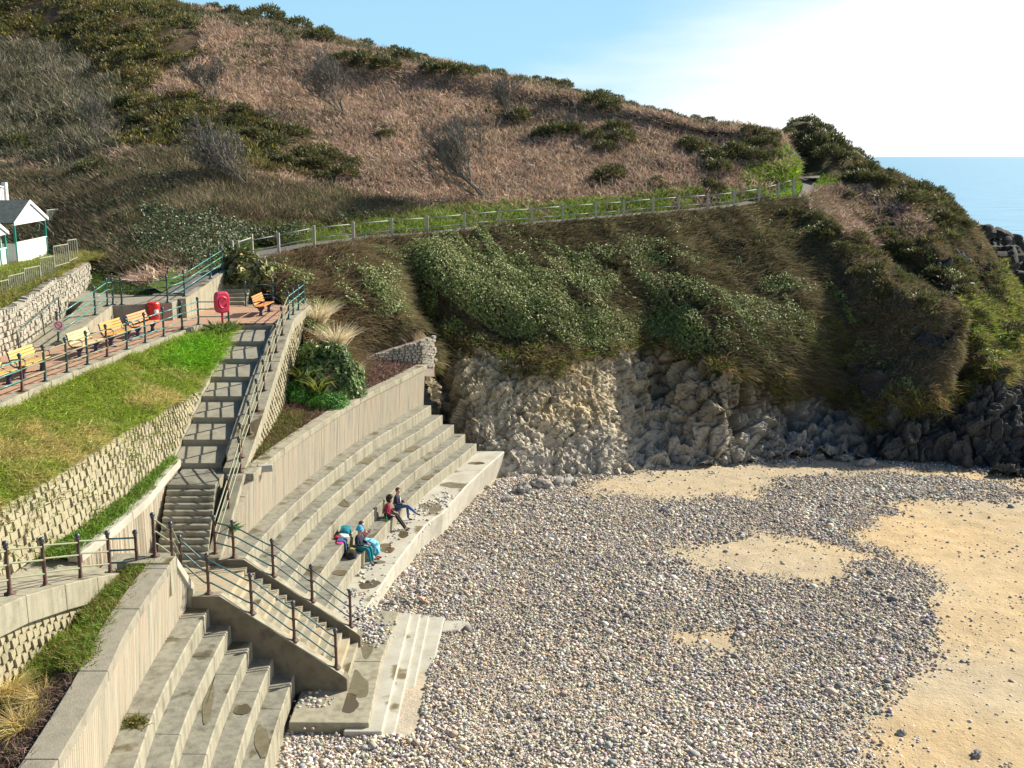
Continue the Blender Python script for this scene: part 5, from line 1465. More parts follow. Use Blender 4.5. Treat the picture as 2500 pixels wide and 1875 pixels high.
def stones(P, size, sub, cols=None, seed=0, squash=(.45, .8)):
    n = len(P); iv, jf = ico(sub); m = len(iv)
    ang = rng.uniform(0, 2 * np.pi, n); cs, sn = np.cos(ang), np.sin(ang)
    sx, sy, sz = size * rng.uniform(.85, 1.35, n), size * rng.uniform(.65, 1.0, n), size * rng.uniform(*squash, n)
    tilt = rng.normal(0, .3, n)
    X = iv[None, :, 0] * sx[:, None] * (1 + .12 * rng.normal(size=(n, m))); Y = iv[None, :, 1] * sy[:, None] * (1 + .12 * rng.normal(size=(n, m))); Z = iv[None, :, 2] * sz[:, None]
    Z = Z + X * tilt[:, None] * .5
    V = np.stack([P[:, None, 0] + X * cs[:, None] - Y * sn[:, None], P[:, None, 1] + X * sn[:, None] + Y * cs[:, None], P[:, None, 2] + Z + sz[:, None] * .35], 2).reshape(-1, 3)
    Fc = (np.arange(n)[:, None, None] * m + jf[None]).reshape(-1, 3)
    c = (cols if cols is not None else tint(n, *PEB, var=.15))
    return V, Fc, np.repeat(c, m, 0)


def in_concrete(P):
    """points covered by the terraces, promenade or apron"""
    x, y = P[:, 0], P[:, 1]
    px = np.array([prom_x(q) for q in np.clip(y, 31, 54)])
    a = (y > 33.3) & (y < 53.2) & (x < px - .05)
    a |= (y > 25.4) & (y <= 33.5) & (x < -2.55) & (y > 25.9 + .0 * x)
    a |= (y <= 25.9) & (x < sx_(y) + 2.4)
    return a


xx = rng.uniform(-7, 34, 560000); yy = rng.uniform(17, 61, 560000)
P = np.stack([xx, yy, ground_z(xx, yy)], 1)
X_, Y_, D_ = proj(P)
ok = (X_ > -60) & (X_ < 2570) & (Y_ < 1960) & ~in_concrete(P)
P = P[ok]; s_ = sandmask(P, 42)
keep = np.where(s_, rng.random(len(P)) < .02 + (.05 + .5 * np.clip((29 - P[:, 1]) / 5, 0, 1)) * np.clip(fbm(P * .3, 3, 83) * 4, 0, 1), rng.random(len(P)) < np.interp(P[:, 1], [18, 30, 45, 60], [1.0, 1.0, .85, .75]))
P = P[keep]; s_ = s_[keep]
big_ = fbm(P * np.array((.35, .35, 0)), 3, 81)
sz = np.exp(rng.normal(-3.31, .40, len(P))) * (1 + big_ * .9) * np.interp(P[:, 1], [20, 30, 60], [1.0, .98, 1.12])
sz = np.where(s_, sz * rng.uniform(.6, 1.3, len(P)), sz)
P[:, 2] += np.where(s_, -.01, rng.uniform(-.01, .05, len(P)))
near = np.clip((34 - P[:, 1]) / 10, 0, 1)[:, None]
cols = tint(len(P), *PEB, var=.2)
cols = cols * (1.2 + .3 * near) * np.array((1.06, 1.03, .97))
V, Fc, C_ = stones(P, sz, 1, cols)
# loose shingle washed on to the promenade and the apron
Q = []
for (cx_, cy_, sx2, sy2, n_, z_) in ((-3.9, 43.6, .25, .9, 60, ZP), (-5.0, 40.3, .3, 1.2, 80, ZP), (-5.55, 36.9, .2, .6, 60, ZP), (-5.25, 34.3, .3, 1.2, 70, ZP), (-4.9, 32.3, .25, .7, 240, ZP), (-4.35, 31.6, .25, .5, 160, ZP), (-5.9, 24.6, .45, 1.6, 1300, .32), (-5.0, 24.9, .35, .8, 420, .3), (-4.0, 24.8, .5, .5, 500, .22), (-5.3, 26.9, .4, .35, 220, .5), (-5.6, 27.2, .3, .25, 60, ZP), (-3.0, 45.0, .2, .6, 60, ZP)):
    g = np.stack([rng.normal(cx_, sx2, n_), rng.normal(cy_, sy2, n_), np.full(n_, z_)], 1)
    g = g[(g[:, 0] > sx_(g[:, 1]) + RUN * 4 + .06)]
    Q.append(g)
Q = np.concatenate(Q)
V2, F2_, C2 = stones(Q, np.exp(rng.normal(-3.05, .3, len(Q))), 1, tint(len(Q), *PEB, var=.2) * 1.35)
me = mesh_np('shingle', np.concatenate([V, V2]), None, np.concatenate([Fc, F2_ + len(V)]), np.concatenate([C_, C2]), M_peb, True)
o = obj('shingle', me); tag(o, 'grey and white rounded pebbles banked over the beach', 'pebbles', kind='stuff')


def boulder_mesh(seed, rough=.6):
    iv, jf = ico(4)
    f, e, t = facets(iv * 1.3 + seed * 7.1, seed)
    v = iv * (1 + rough * f * .6 + .25 * fbm(iv * 1.5 + seed, 3, seed) - np.clip(.1 - e, 0, .1) * .6)[:, None]
    c = (np.array((.34, .32, .29)) * (.8 + .4 * t[:, None])) * (1 + .3 * fbm(iv * 4 + seed, 3, seed + 3)[:, None])
    return mesh_np('boulder', v, None, jf, c, M_rock, False)


BM_ = [boulder_mesh(k + 1) for k in range(6)]
def boulder(px, py, w, hf, label, group=None, z=None, k=0, dark=False, d=None):
    if d is None:
        p = W(px, py, -1.0 if z is None else z)
        if z is None:
            for _ in range(4): p = W(px, py, float(ground_z(p[0], p[1])))
    else: p = D(px, py, d)
    dist = math.hypot(p[1], p[0]); s = w * dist / F_ / 2
    o = obj('boulder', (BM_D if dark else BM_)[k % 6], None, p + np.array((0, 0, s * hf * .4)))
    o.scale = (s, s * .8, s * hf); o.rotation_euler = (.2 * ((k * 7) % 5 - 2), .15 * ((k * 3) % 5 - 2), k * 1.3)
    return tag(o, label, 'boulder', group)


BM_D = []
for me in BM_:
    m2 = me.copy(); a = m2.color_attributes['Col']; n_ = len(m2.vertices)
    q = np.empty(n_ * 4, np.float32); a.data.foreach_get('color', q); q = q.reshape(-1, 4); q[:, :3] *= (.17, .17, .17); a.data.foreach_set('color', q.ravel()); BM_D.append(m2)
for k, (px, py, w, hf, lb) in enumerate((
        (2110, 1137, 46, .5, 'pale boulder alone on the sand under the dark cliff'), (2060, 1122, 52, .4, 'flat pale boulder on the sand just left of the lone one'), (1980, 1112, 50, .55, 'pinkish white boulder at the foot of the dark cliff recess'),
        (1945, 1098, 80, .7, 'big white washed boulder where sand meets the shaded cliff'), (1905, 1108, 50, .6, 'grey boulder leaning against the big white washed one'), (1995, 1120, 40, .6, 'dark grey boulder beside the pinkish white one'),
        (1600, 1128, 60, .6, 'rounded pale boulder at the right foot of the lit buttress'), (1655, 1122, 64, .6, 'pale boulder at the sand edge right of the lit buttress'), (1560, 1135, 46, .6, 'small rounded boulder at the toe of the lit buttress'),
        (1275, 1203, 54, .6, 'angular pale boulder on the shingle below the cave'), (1235, 1225, 40, .5, 'pale blue grey stone on the shingle near the sea wall end'), (1290, 1236, 34, .5, 'small pale stone on the shingle right of the sea wall end'),
        (1325, 1190, 60, .5, 'brown boulder at the rock foot near the sea wall'), (1380, 1185, 60, .5, 'low brown boulder on the sand at the foot of the lit buttress'),
        (962, 1478, 30, .8, 'largest brown stone at the inner corner of the apron'), (930, 1475, 26, .6, 'flat tan stone at the inner corner of the apron'), (945, 1487, 22, .7, 'small tan stone at the inner corner of the apron'), (985, 1470, 24, .7, 'grey stone beside the brown stone at the apron corner'),
        (1580, 1302, 22, .7, 'pale stone on the shingle left of the small sand patch'), (1625, 1250, 30, .6, 'dark stone among shingle below the upper sand strip'), (2385, 1845, 30, .6, 'dark stone on the sand in the bottom right'), (2200, 1790, 22, .7, 'small dark stone at the sand edge near the bottom right'))):
    boulder(px, py, w, hf, lb, k=k)
SR = [(2385, 585, 70, .55, 97), (2425, 600, 90, .6, 101), (2475, 605, 70, .5, 109), (2440, 645, 110, .55, 97), (2492, 665, 110, .5, 99), (2405, 630, 60, .5, 96), (2472, 705, 110, .5, 95), (2520, 735, 130, .5, 95), (2492, 775, 110, .5, 93), (2530, 645, 120, .5, 111)]
for k, (px, py, w, hf, d) in enumerate(SR):
    boulder(px, py, w, hf, f'black sea rock beyond the headland, {k + 1} of {len(SR)} from the top', 'sea rocks beyond the headland', k=k, dark=True, d=d)
# surf and wet foreshore beyond the rocks
mb = MB()
for k in range(9):
    x0 = 42 + k * 5.5; y0 = 172 + (k % 3) * 9
    pts = [(x0 + 5 * a + random.uniform(-1, 1), y0 + random.uniform(-2, 2)) for a in range(6)]
    mb.loft([[(x, y - random.uniform(.4, 1.8), SEA + .05), (x, y - .2, SEA + .35), (x, y + random.uniform(.4, 1.8), SEA + .05)] for x, y in pts], closed=False, caps=False)
o = mb.build('surf', noisy('surf_foam', (.75, .78, .8), (.88, .9, .9), 1.5, .7), None, True); tag(o, 'lines of white surf breaking on the rocky shore', 'surf', kind='stuff')
rg, cg = np.meshgrid(np.linspace(0, 1, 130), np.linspace(0, 1, 90))
fx = 30 + rg * 70; fy = 95 + cg * 75
fz = SEA + .35 - cg * .55 + .0 * rg
fV = np.stack([fx.ravel(), fy.ravel(), fz.ravel()], 1); ff, fe, ft_ = facets(fV * .5, 9); fV[:, 2] += ff * .5 + fbm(fV, 3, 4) * .4
i_ = np.arange(130 * 90).reshape(90, 130)
o = obj('foreshore', mesh_np('foreshore', fV, np.stack([i_[:-1, :-1], i_[:-1, 1:], i_[1:, 1:], i_[1:, :-1]], 2).reshape(-1, 4), None, np.array((.12, .12, .12)) * (.6 + .8 * ft_[:, None]), M_rock)); tag(o, 'dark wet rocky foreshore beyond the headland', 'foreshore', kind='structure')


# ------------------------------------------------------------------ railings and fences
def post_mesh(mat, h, ball):
    mb = MB()
    mb.lathe([(.13, 0), (.13, .025), (.062, .03), (.06, .12), (.046, .14), (.043, h * .55), (.05, h * .56), (.05, h * .6), (.042, h * .61), (.04, h - .04), (.055, h - .03), (.045, h)], n=10)
    o = mb.build('post', mat, None, True); me = o.data; bpy.data.objects.remove(o)
    mb = MB(); mb.ball((0, 0, .055), (.072, .072, .072)); o = mb.build('ball_finial', ball, None, True); m2 = o.data; bpy.data.objects.remove(o)
    return me, m2


PM = {k: post_mesh(m, 1.1, M_ball) for k, m in (('rust', M_rust), ('green', M_green))}
def railing(name, label, pts, kind, mats, levels=(.34, .68, 1.0), r=.024, gaps=()):
    base = np.mean(np.array(pts), 0)
    t = thing(name, label, 'railing', pts[0])
    o0 = np.array(pts[0], float)
    for k, p in enumerate(pts):
        q = kind if isinstance(kind, str) else kind[k]
        a = obj('post', PM[q][0], t, np.array(p) - o0); obj('ball_finial', PM[q][1], a, (0, 0, 1.1))
    for li, lv in enumerate(levels):
        for seg in range(len(pts) - 1):
            if seg in gaps: continue
            A, B = np.array(pts[seg], float), np.array(pts[seg + 1], float)
            d = B - A; L = np.linalg.norm(d[:2]); u = np.array((d[0], d[1], 0)) / max(L, .01)
            e = min(.10, L * .12)
            up = np.array((0, 0, lv))
            if abs(d[2]) / max(L, .1) > .25:
                path = [A + up, A + u * e * .6 + up, A + u * e * 1.4 + d[2] * np.array((0, 0, .06)) + up, B - u * e * 1.4 - d[2] * np.array((0, 0, .06)) + up, B - u * e * .6 + up, B + up]
            else: path = [A + up, B + up]
            mb = MB(); mb.tube(path, r, 7)
            m_ = mats if not isinstance(mats, (list, tuple)) else mats[seg]
            mb.build('rail', m_, t, True)
    return t


def on(px, py, z): return W(px, py, z)
sx5 = lambda y: so_x(y) - .27
strz = lambda x: 3.5 if x < -8.15 else 3.5 + (x + 8.15) / (-4.78 + 8.15) * (1.09 - 3.5)
near_pts = [on(-75, 1470, 6.5) + np.array((.1, 0, 0)), on(25, 1450, 6.2), on(112, 1433, 5.72), on(198, 1417, 5.28), on(270, 1405, 4.86), on(337, 1401, 4.74)]
railing('railing', 'rusting post and rail railing along the edge beam of the walkway at the left', near_pts, 'rust', [M_olive, M_olive, M_olive, M_olive, M_bluerail])
pp = [on(379, 1358, 5.12), np.array((-9.17, 27.15, 4.72)), np.array((-9.15, 27.75, 4.12)), np.array((-8.5, 27.98, 3.5))] + [np.array((x, 27.98, strz(x))) for x in (-7.32, -6.16, -5.0)]
railing('railing', 'railing from the pier down the near side wall of the lower stair', pp, 'rust', [M_olive, M_olive, M_bluerail] + [M_bluerail] * 3)
fl = [(sx5(y), y, so_z(y)) for y in (52.0, 50.3, 48.8, 47.5, 45.6, 43.9, 42.2, 40.5, 38.9, 37.2, 35.6)] + [(-9.15, 34.5, 5.1), (-9.15, 32.8, 4.32), (-9.15, 31.05, 3.54), (-8.5, 30.74, 3.5)] + [(x, 30.74, strz(x)) for x in (-7.32, -6.16, -5.0)]
railing('railing', 'long railing down the right of the upper stair and far side of the lower stair', fl, ['green'] * 4 + ['rust'] * (len(fl) - 4), [M_teal] * 3 + [M_olive] * 10 + [M_bluerail] * 5)
railing('railing', 'dark railing across the back of the bench terrace by the lone bench', [(-10.3, 52.25, 8.2), (-12.1, 53.62, 8.2), (-13.35, 53.1, 8.2)], 'green', M_green, levels=(.5, 1.0))
br = [np.array((-15.7, 30.0, ZB + .035)), np.array((-15.62, 31.5, ZB + .035))] + [np.append(KERB[k] + (.08, 0), ZB + .035) for k in range(2, 12)] + [np.array((-12.55, 46.75, ZB + .035))]
railing('railing', 'teal railing in front of the row of benches above the grass bank', br, ['rust', 'green', 'rust', 'green', 'green', 'green', 'rust', 'green', 'green', 'green', 'green', 'green', 'green'], [M_olive, M_teal, M_olive, M_olive, M_olive, M_olive, M_olive, M_teal, M_teal, M_teal, M_teal, M_teal])
rp = [(-17.9, 41.5, 8.36), (-17.9, 45.4, 8.86), (-17.9, 46.85, 9.06), (-17.75, 48.0, 9.02), on(297, 732, 9.02), on(410, 723, 9.02), on(430, 708, 9.2), on(484, 672, 9.55), on(509, 669, 9.7)]
rp[4] = np.array((-17.45, 47.35, 9.02)); rp[3] = np.array((-17.8, 47.25, 9.04)); rp[5] = np.array((-15.65, 48.15, 9.02)); rp[6] = np.array((-15.25, 49.4, 9.15)); rp[7] = np.array((-15.1, 53.3, 9.55)); rp[8] = np.array((-15.0, 55.2, 9.75))
railing('railing', 'teal railing up the ramp and round the platform above the litter bin', rp, 'green', [M_teal, M_teal, M_teal, M_green, M_green, M_teal, M_teal, M_teal])
t = thing('handrail', 'thin dark handrail following the foot of the rubble wall beside the ramp', 'handrail', (-19.0, 40.6, 8.2))
mb = MB(); hp_ = [(-18.95, 40.3, 8.25), (-18.95, 40.3, 8.95), (-18.98, 41.2, 9.1), (-19.4, 45.3, 9.6), (-19.4, 45.3, 8.7)]; mb.tube(hp_, .028, 6); mb.build('rail', M_green, t, True)
mb = MB(); mb.tube([(-19.1, 43, 8.3), (-19.17, 43, 9.28)], .025, 6); mb.build('post', M_green, t)

# wooden and metal fence beside the coast path
t = thing('path_fence', 'long grey post and rail fence running along the coast path', 'fence', FBASE[0])
far_seg = [D(566, 594, 60.5) - np.array((0, 0, 1.0)), D(614, 578, 62.8) - np.array((0, 0, 1.0))]
mb = MB(); mb.prism([(-.075, -.075), (.075, -.075), (.075, .075), (-.075, .075)], -.4, 1.16); o = mb.build('post', M_wood, None, False); wpm = o.data; bpy.data.objects.remove(o)
o0 = np.array(FBASE[0])
FP2 = [FBASE[0] + np.array((-2.1, -1.1, -.35))] + list(FBASE)
for p in FP2: obj('post', wpm, t, np.array(p) - o0)
for lv in (.42, 1.02):
    for a, b_ in zip(FP2[:-1], FP2[1:]):
        mb = MB(); mb.tube([np.array(a) + (0, 0, lv), np.array(b_) + (0, 0, lv)], .035, 6); mb.build('rail', M_galv, t, True)
t = thing('path_fence', 'short far rail on the hill side of the path above the evergreen bush', 'fence', far_seg[0])
for p in far_seg: obj('post', wpm, t, np.array(p) - far_seg[0])
for lv in (.95,):
    mb = MB(); mb.tube([far_seg[0] + (0, 0, lv), far_seg[1] + (0, 0, lv)], .035, 6); mb.build('rail', M_galv, t, True)
ks = [D(1914, 357, 87.2) - np.array((0, 0, 1.05)), D(1933, 369, 86.6) - np.array((0, 0, 1.05)), D(1952, 382, 86.0) - np.array((0, 0, 1.05))]
t = thing('path_fence', 'small far fence at the bend where the path disappears behind the hill', 'fence', ks[0])
for p in ks:
    mb = MB(); mb.box((p[0], p[1], p[2] + .1), (.14, .14, 2.0)); mb.build('post', M_wood, t)
for lv in (.35, .7, 1.05):
    mb = MB(); mb.tube([p + np.array((0, 0, lv)) for p in ks], .035, 6); mb.build('rail', M_galv, t, True)


def bar_panel(t, A, B, h, mat):
    """upright bar panel between two foot points, level top"""
    A, B = np.array(A, float), np.array(B, float); zt = max(A[2], B[2]) + h
    L = np.linalg.norm((B - A)[:2]); n = max(3, int(L / .17))
    mb = MB()
    for k in range(n + 1):
        p = A + (B - A) * k / n
        mb.tube([(p[0], p[1], p[2] + .06), (p[0], p[1], zt - .02)], .018 if 0 < k < n else .03, 5)
    mb.tube([(A[0], A[1], zt - .02), (B[0], B[1], zt - .02)], .028, 5); mb.tube([A + (0, 0, .08), B + (0, 0, .08)], .024, 5)
    mb.build('bar_panel', mat, t)


t = thing('bar_fence', 'grey metal bar fence stepping down the lawn in front of the huts', 'fence', (-21.2, 46, 9.8))
bx_ = [-60, -20, 19, 58, 96, 130, 165, 186]; bt = [712, 688, 671, 654, 630, 601, 589]; bd_ = np.interp(bx_, [-60, 0, 175, 190], [42.5, 44, 50.5, 51])
for k in range(7):
    A = D(bx_[k], bt[k] + 3, bd_[k]) - np.array((0, 0, .95)); B = D(bx_[k + 1], bt[k] - 6, bd_[k + 1]) - np.array((0, 0, .95))
    bar_panel(t, A, B, .95, M_bar)
t = thing('bar_fence', 'metal bar fence climbing the slope behind the open beach hut', 'fence', D(120, 560, 66))
bar_panel(t, D(118, 558, 66.5), D(144, 556, 68), 1.15, M_galv); bar_panel(t, D(145, 584, 66.5), D(168, 586, 67.5), .85, M_galv)
t = thing('handrail', 'bent grey metal handrail on the steps behind the open beach hut', 'handrail', D(132, 600, 65))
mb = MB(); mb.tube([D(132, 602, 64.5), D(130, 570, 64.5), D(113, 553, 65), D(85, 535, 66)], .03, 6); mb.build('rail', M_galv, t, True)
mb = MB(); mb.tube([D(96, 575, 65.5), D(96, 545, 65.5)], .025, 6); mb.build('post', M_galv, t)

# ------------------------------------------------------------------ beach huts
def hut(name, label, c, w, hgt, gab, dep, rz, open_front=True):
    """front faces local +x, ridge runs along x"""
    t = thing(name, label, 'beach hut', c, rz)
    B = lambda nm, mb, m, **k: (mb.build(nm, m, None, **k))
    def part(nm, mb, m, **k):
        o = mb.build(nm, m, None, **k); o.parent = t; return o
    hw = w / 2
    for sgn in (-1, 1):
        for xx_ in (0, -dep):
            mb = MB(); mb.box((xx_, sgn * (hw - .05), hgt / 2), (.1, .1, hgt)); part('corner_post', mb, M_hutgreen)
    mb = MB(); mb.loft([[(.06, -hw - .2, hgt - .05), (.06, 0, hgt + gab), (.06, hw + .2, hgt - .05), (.06, hw + .2, hgt - .14), (.06, -hw - .2, hgt - .14)], [(-.02, -hw - .2, hgt - .05), (-.02, 0, hgt + gab), (-.02, hw + .2, hgt - .05), (-.02, hw + .2, hgt - .14), (-.02, -hw - .2, hgt - .14)]]); part('gable', mb, M_white)
    for sgn in (-1, 1):
        mb = MB(); y1, z1 = sgn * (hw + .24), hgt - .06
        mb.loft([[(.09, 0, hgt + gab + .06), (-dep - .1, 0, hgt + gab + .06), (-dep - .1, 0, hgt + gab), (.09, 0, hgt + gab)], [(.09, y1, z1 + .06), (-dep - .1, y1, z1 + .06), (-dep - .1, y1, z1), (.09, y1, z1)]]); part('roof_slope', mb, M_slate)
        mb = MB(); mb.loft([[(.15, 0, hgt + gab + .08), (.10, 0, hgt + gab + .08), (.10, 0, hgt + gab - .12), (.15, 0, hgt + gab - .12)], [(.15, y1, z1 + .08), (.10, y1, z1 + .08), (.10, y1, z1 - .10), (.15, y1, z1 - .10)]]); part('barge_board', mb, M_white)
    mb = MB(); mb.box((-.02, 0, .55), (.05, w - .14, 1.06)); part('front_panel', mb, M_white)
    mb = MB(); mb.box((0, 0, 1.11), (.12, w - .12, .05)); part('sill', mb, M_white)
    mb = MB(); mb.box((-dep * .8, -hw + .02, hgt / 2), (dep * .4, .05, hgt - .1)); mb.box((-dep * .3, -hw + .02, .55), (dep * .6, .05, 1.06)); part('side_wall', mb, M_white)
    if not open_front:
        mb = MB(); mb.box((-dep, 0, hgt / 2), (.05, w - .1, hgt - .1)); part('back_wall', mb, M_white)
        mb = MB(); mb.box((-dep * .55, hw - .02, hgt / 2), (dep, .05, hgt - .1)); part('party_wall', mb, M_white)
        for s_ in (-.3, .3):
            mb = MB(); mb.box((.03, s_ * w, .95), (.05, .08, 1.9)); part('door_frame', mb, M_hutgreen)
    mb = MB(); mb.box((-dep / 2, 0, -.06), (dep + .3, w + .1, .18)); part('floor', mb, M_wood)
    return t


A = D(42, 643, 57.8); B_ = D(117, 624, 62.6); mid = (A + B_) / 2
rz_ = math.atan2((B_ - A)[1], (B_ - A)[0]) - math.pi / 2
hut('beach_hut', 'open fronted white and green beach hut with dark roof behind the bar fence', (mid[0], mid[1], 9.82), float(np.linalg.norm((B_ - A)[:2])), 2.2, 1.05, 4.2, rz_)
hut('beach_hut', 'white beach hut with green posts cut off by the left edge of the picture', (mid[0] + .15, mid[1] - 5.3, 9.62), 4.6, 1.95, 1.0, 4.2, rz_, False)
t = thing('white_balustrade', 'tall white balustrade post and panel above the beach hut roof at the left edge', 'balustrade', D(15, 500, 68))
mb = MB(); c_ = D(15, 496, 68); mb.box((c_[0], c_[1], c_[2] + .55), (.28, .28, 1.5)); mb.build('post', M_white, t)
mb = MB(); c2_ = D(-12, 492, 66.5)
for k in range(7):
    q = c_ + (c2_ - c_) * (k + .6) / 7; mb.box((q[0], q[1], q[2] + .4), (.07, .1, 1.0))
mb.tube([c_ + (0, 0, 1.0), c2_ + (0, 0, 1.0)], .06, 5); mb.build('panel', M_white, t)

# ------------------------------------------------------------------ benches, litter bin, lifebuoy, signs
def bench(label, c, rz, c1, c2, group='benches along the terrace'):
    t = thing('bench', label, 'bench', c, rz, group)
    M = noisy('bench_slat', c1, c2, 4, .5, 0, spec=.4, stretch=(1, .3, 1))
    L = 1.75
    def part(nm, mb, m, **k):
        o = mb.build(nm, m, None, **k); o.parent = t; return o
    mb = MB()
    for k in range(4): mb.box((.05 + k * .115, 0, .44 + .01 * k), (.095, L, .035))
    part('seat', mb, M, bevel=.006)
    mb = MB()
    for k in range(4): mb.box((-.05 - k * .035, 0, .56 + k * .105), (.03, L, .09), pitch=-.3)
    part('backrest', mb, M, bevel=.006)
    for s_ in (-.68, .68):
        mb = MB(); mb.loft([[(.12, s_ - .05, .02), (.3, s_ - .05, .02), (.3, s_ + .05, .02), (.12, s_ + .05, .02)], [(.16, s_ - .04, .2), (.27, s_ - .04, .2), (.27, s_ + .04, .2), (.16, s_ + .04, .2)], [(.02, s_ - .045, .42), (.42, s_ - .045, .42), (.42, s_ + .045, .42), (.02, s_ + .045, .42)]])
        mb.box((.21, s_, .012), (.42, .12, .024)); part('leg', mb, M_navy, bevel=.01)
    for s_ in (-.86, .86):
        mb = MB(); mb.tube([(-.15, s_, .9), (-.06, s_, .5), (.05, s_, .42), (.42, s_, .43), (.44, s_, .66), (.34, s_, .70), (-.05, s_, .66)], .026, 6); part('end_frame', mb, M_navy, smooth=True)
    return t


bench('bench at the left edge, mostly cut off, only its armrest end showing', (-16.75, 33.5, ZB), -.06, (.48, .33, .10), (.58, .42, .16))
bench('bright yellow slatted bench nearest the left edge', (-16.62, 35.75, ZB), -.05, (.44, .32, .09), (.54, .41, .14))
bench('pale straw coloured slatted bench, second along the terrace', (-16.2, 39.55, ZB), -.07, (.48, .39, .19), (.60, .50, .27))
bench('deep orange yellow slatted bench in the middle of the row', (-15.9, 42.0, ZB), -.12, (.50, .26, .05), (.60, .34, .07))
bench('faded orange pink slatted bench beside the litter bin', (-15.62, 44.25, ZB), -.12, (.60, .24, .10), (.70, .34, .15))
bench('lone orange slatted bench seen end on at the back of the terrace', (-11.95, 50.2, ZB), -.05, (.50, .20, .05), (.60, .28, .08))

c = W(377, 787, ZB)
t = thing('litter_bin', 'round red litter bin with white sticker against the shaded concrete wall', 'litter bin', c)
def loc_part(t, nm, mb, m, **k):
    o = mb.build(nm, m, None, **k); o.parent = t; return o
mb = MB(); mb.lathe([(.24, 0), (.255, .02), (.265, .66), (.265, .70)], n=20); loc_part(t, 'body', mb, M_red, smooth=False)
mb = MB(); mb.lathe([(.275, .70), (.285, .72), (.285, .86), (.26, .90), (.05, .92)], n=20); loc_part(t, 'lid', mb, M_red)
mb = MB()
for k in range(3):
    a = -1.0 + k * .25; mb.box((.268 * math.cos(a), .268 * math.sin(a), .5), (.012, .07, .2), rz=a)
loc_part(t, 'sticker', mb, M_sign)

c = np.array((-12.72, 46.35, 7.85))
t = thing('lifebuoy_post', 'bright red lifebuoy housing on a red pole at the top of the stair', 'lifebuoy', c)
mb = MB(); mb.tube([(0, 0, 0), (0, 0, 1.05)], .05, 10); loc_part(t, 'pole', mb, M_red)
mb = MB()
prof = []
for k in range(28):
    a = 2 * math.pi * k / 28
    ex = lambda q: math.copysign(abs(q) ** .55, q)
    prof.append((ex(math.cos(a)) * .33, ex(math.sin(a)) * .47))
mb.loft([[(s_ * p * sc2, off, 1.42 + q * sc2) for p, q in prof] for s_, off, sc2 in ((1, -.13, .86), (1, -.10, 1.0), (1, .08, 1.0), (1, .12, .9))]); o = loc_part(t, 'housing', mb, M_pink); o.rotation_euler = (0, 0, .75)
mb = MB()
ring = [(.19 * math.cos(a), -.15, 1.42 + .24 * math.sin(a)) for a in np.linspace(.5, 2 * math.pi - .3, 22)]
mb.tube(ring, .035, 6); o = loc_part(t, 'embossed_ring', mb, M_pink); o.rotation_euler = (0, 0, .75)


def sign(label, c, rz, w, h, symbol):
    t = thing('sign', label, 'sign', c, rz)
    mb = MB(); mb.box((0, 0, 0), (w, .02, h)); loc_part(t, 'plate', mb, M_sign)
    mb = MB()
    ring = [(w * .33 * math.cos(a), -.018, h * .12 + w * .33 * math.sin(a)) for a in np.linspace(0, 2 * math.pi, 19)]
    mb.tube(ring, w * .045, 5); mb.tube([(-w * .22, -.018, h * .12 + w * .22), (w * .22, -.018, h * .12 - w * .22)], w * .04, 5); loc_part(t, 'symbol', mb, M_red if symbol == 'red' else M_black)
    mb = MB()
    for k in range(3 if h > w * 1.2 else 1): mb.box((0, -.014, -h * .3 - k * h * .07), (w * .7, .01, h * .035))
    loc_part(t, 'lettering', mb, M_black)
    return t


sign('square white prohibition sign with a red ring on the lowest ramp railing post', (-17.82, 41.4, 8.98), .45, .38, .42, 'red')
sign('tall white notice with a black ring symbol beside the shaded stair', (-15.05, 52.9, 9.3), .3, .26, .42, 'black')
mb = MB(); mb.tube([(-15.05, 52.95, 8.2), (-15.05, 52.95, 9.6)], .035, 8); o = mb.build('sign_post', M_green); tag(o, 'slim post carrying the tall white notice beside the shaded stair', 'post')

# ------------------------------------------------------------------ people on the steps
def skinned(chains, name, mat, sub=2):
    """one continuous surface grown over chains of (point, radius); chains share points by key"""
    idx = {}; V = []; Rr = []; E_ = []
    for ch in chains:
        prev = None
        for (p, r) in ch:
            key = tuple(round(q, 4) for q in p)
            if key not in idx: idx[key] = len(V); V.append(p); Rr.append(r)
            k = idx[key]
            if prev is not None and prev != k: E_.append((prev, k))
            prev = k
    me = bpy.data.meshes.new(name); me.from_pydata(V, E_, [])
    o = bpy.data.objects.new(name, me); COL.objects.link(o)
    sk = o.modifiers.new('skin', 'SKIN'); sk.use_smooth_shade = True
    for k, r in enumerate(Rr): me.skin_vertices[0].data[k].radius = (r, r)
    me.skin_vertices[0].data[0].use_root = True
    sb = o.modifiers.new('sub', 'SUBSURF'); sb.levels = sub; sb.render_levels = sub
    dg = bpy.context.evaluated_depsgraph_get()
    m2 = bpy.data.meshes.new_from_object(o.evaluated_get(dg)); m2.name = name
    bpy.data.objects.remove(o); bpy.data.meshes.remove(me)
    m2.materials.clear(); m2.materials.append(mat)
    m2.polygons.foreach_set('use_smooth', [True] * len(m2.polygons))
    return m2


def lin(a, b, n): return [tuple(np.array(a) + (np.array(b) - np.array(a)) * t) for t in np.linspace(0, 1, n)]


M_skin = noisy('skin', (.42, .25, .18), (.52, .33, .25), 9, .55)
def cloth(nm, c, rough=.9): return noisy(nm, tuple(q * .8 for q in c), c, 7, rough, .15, 60)


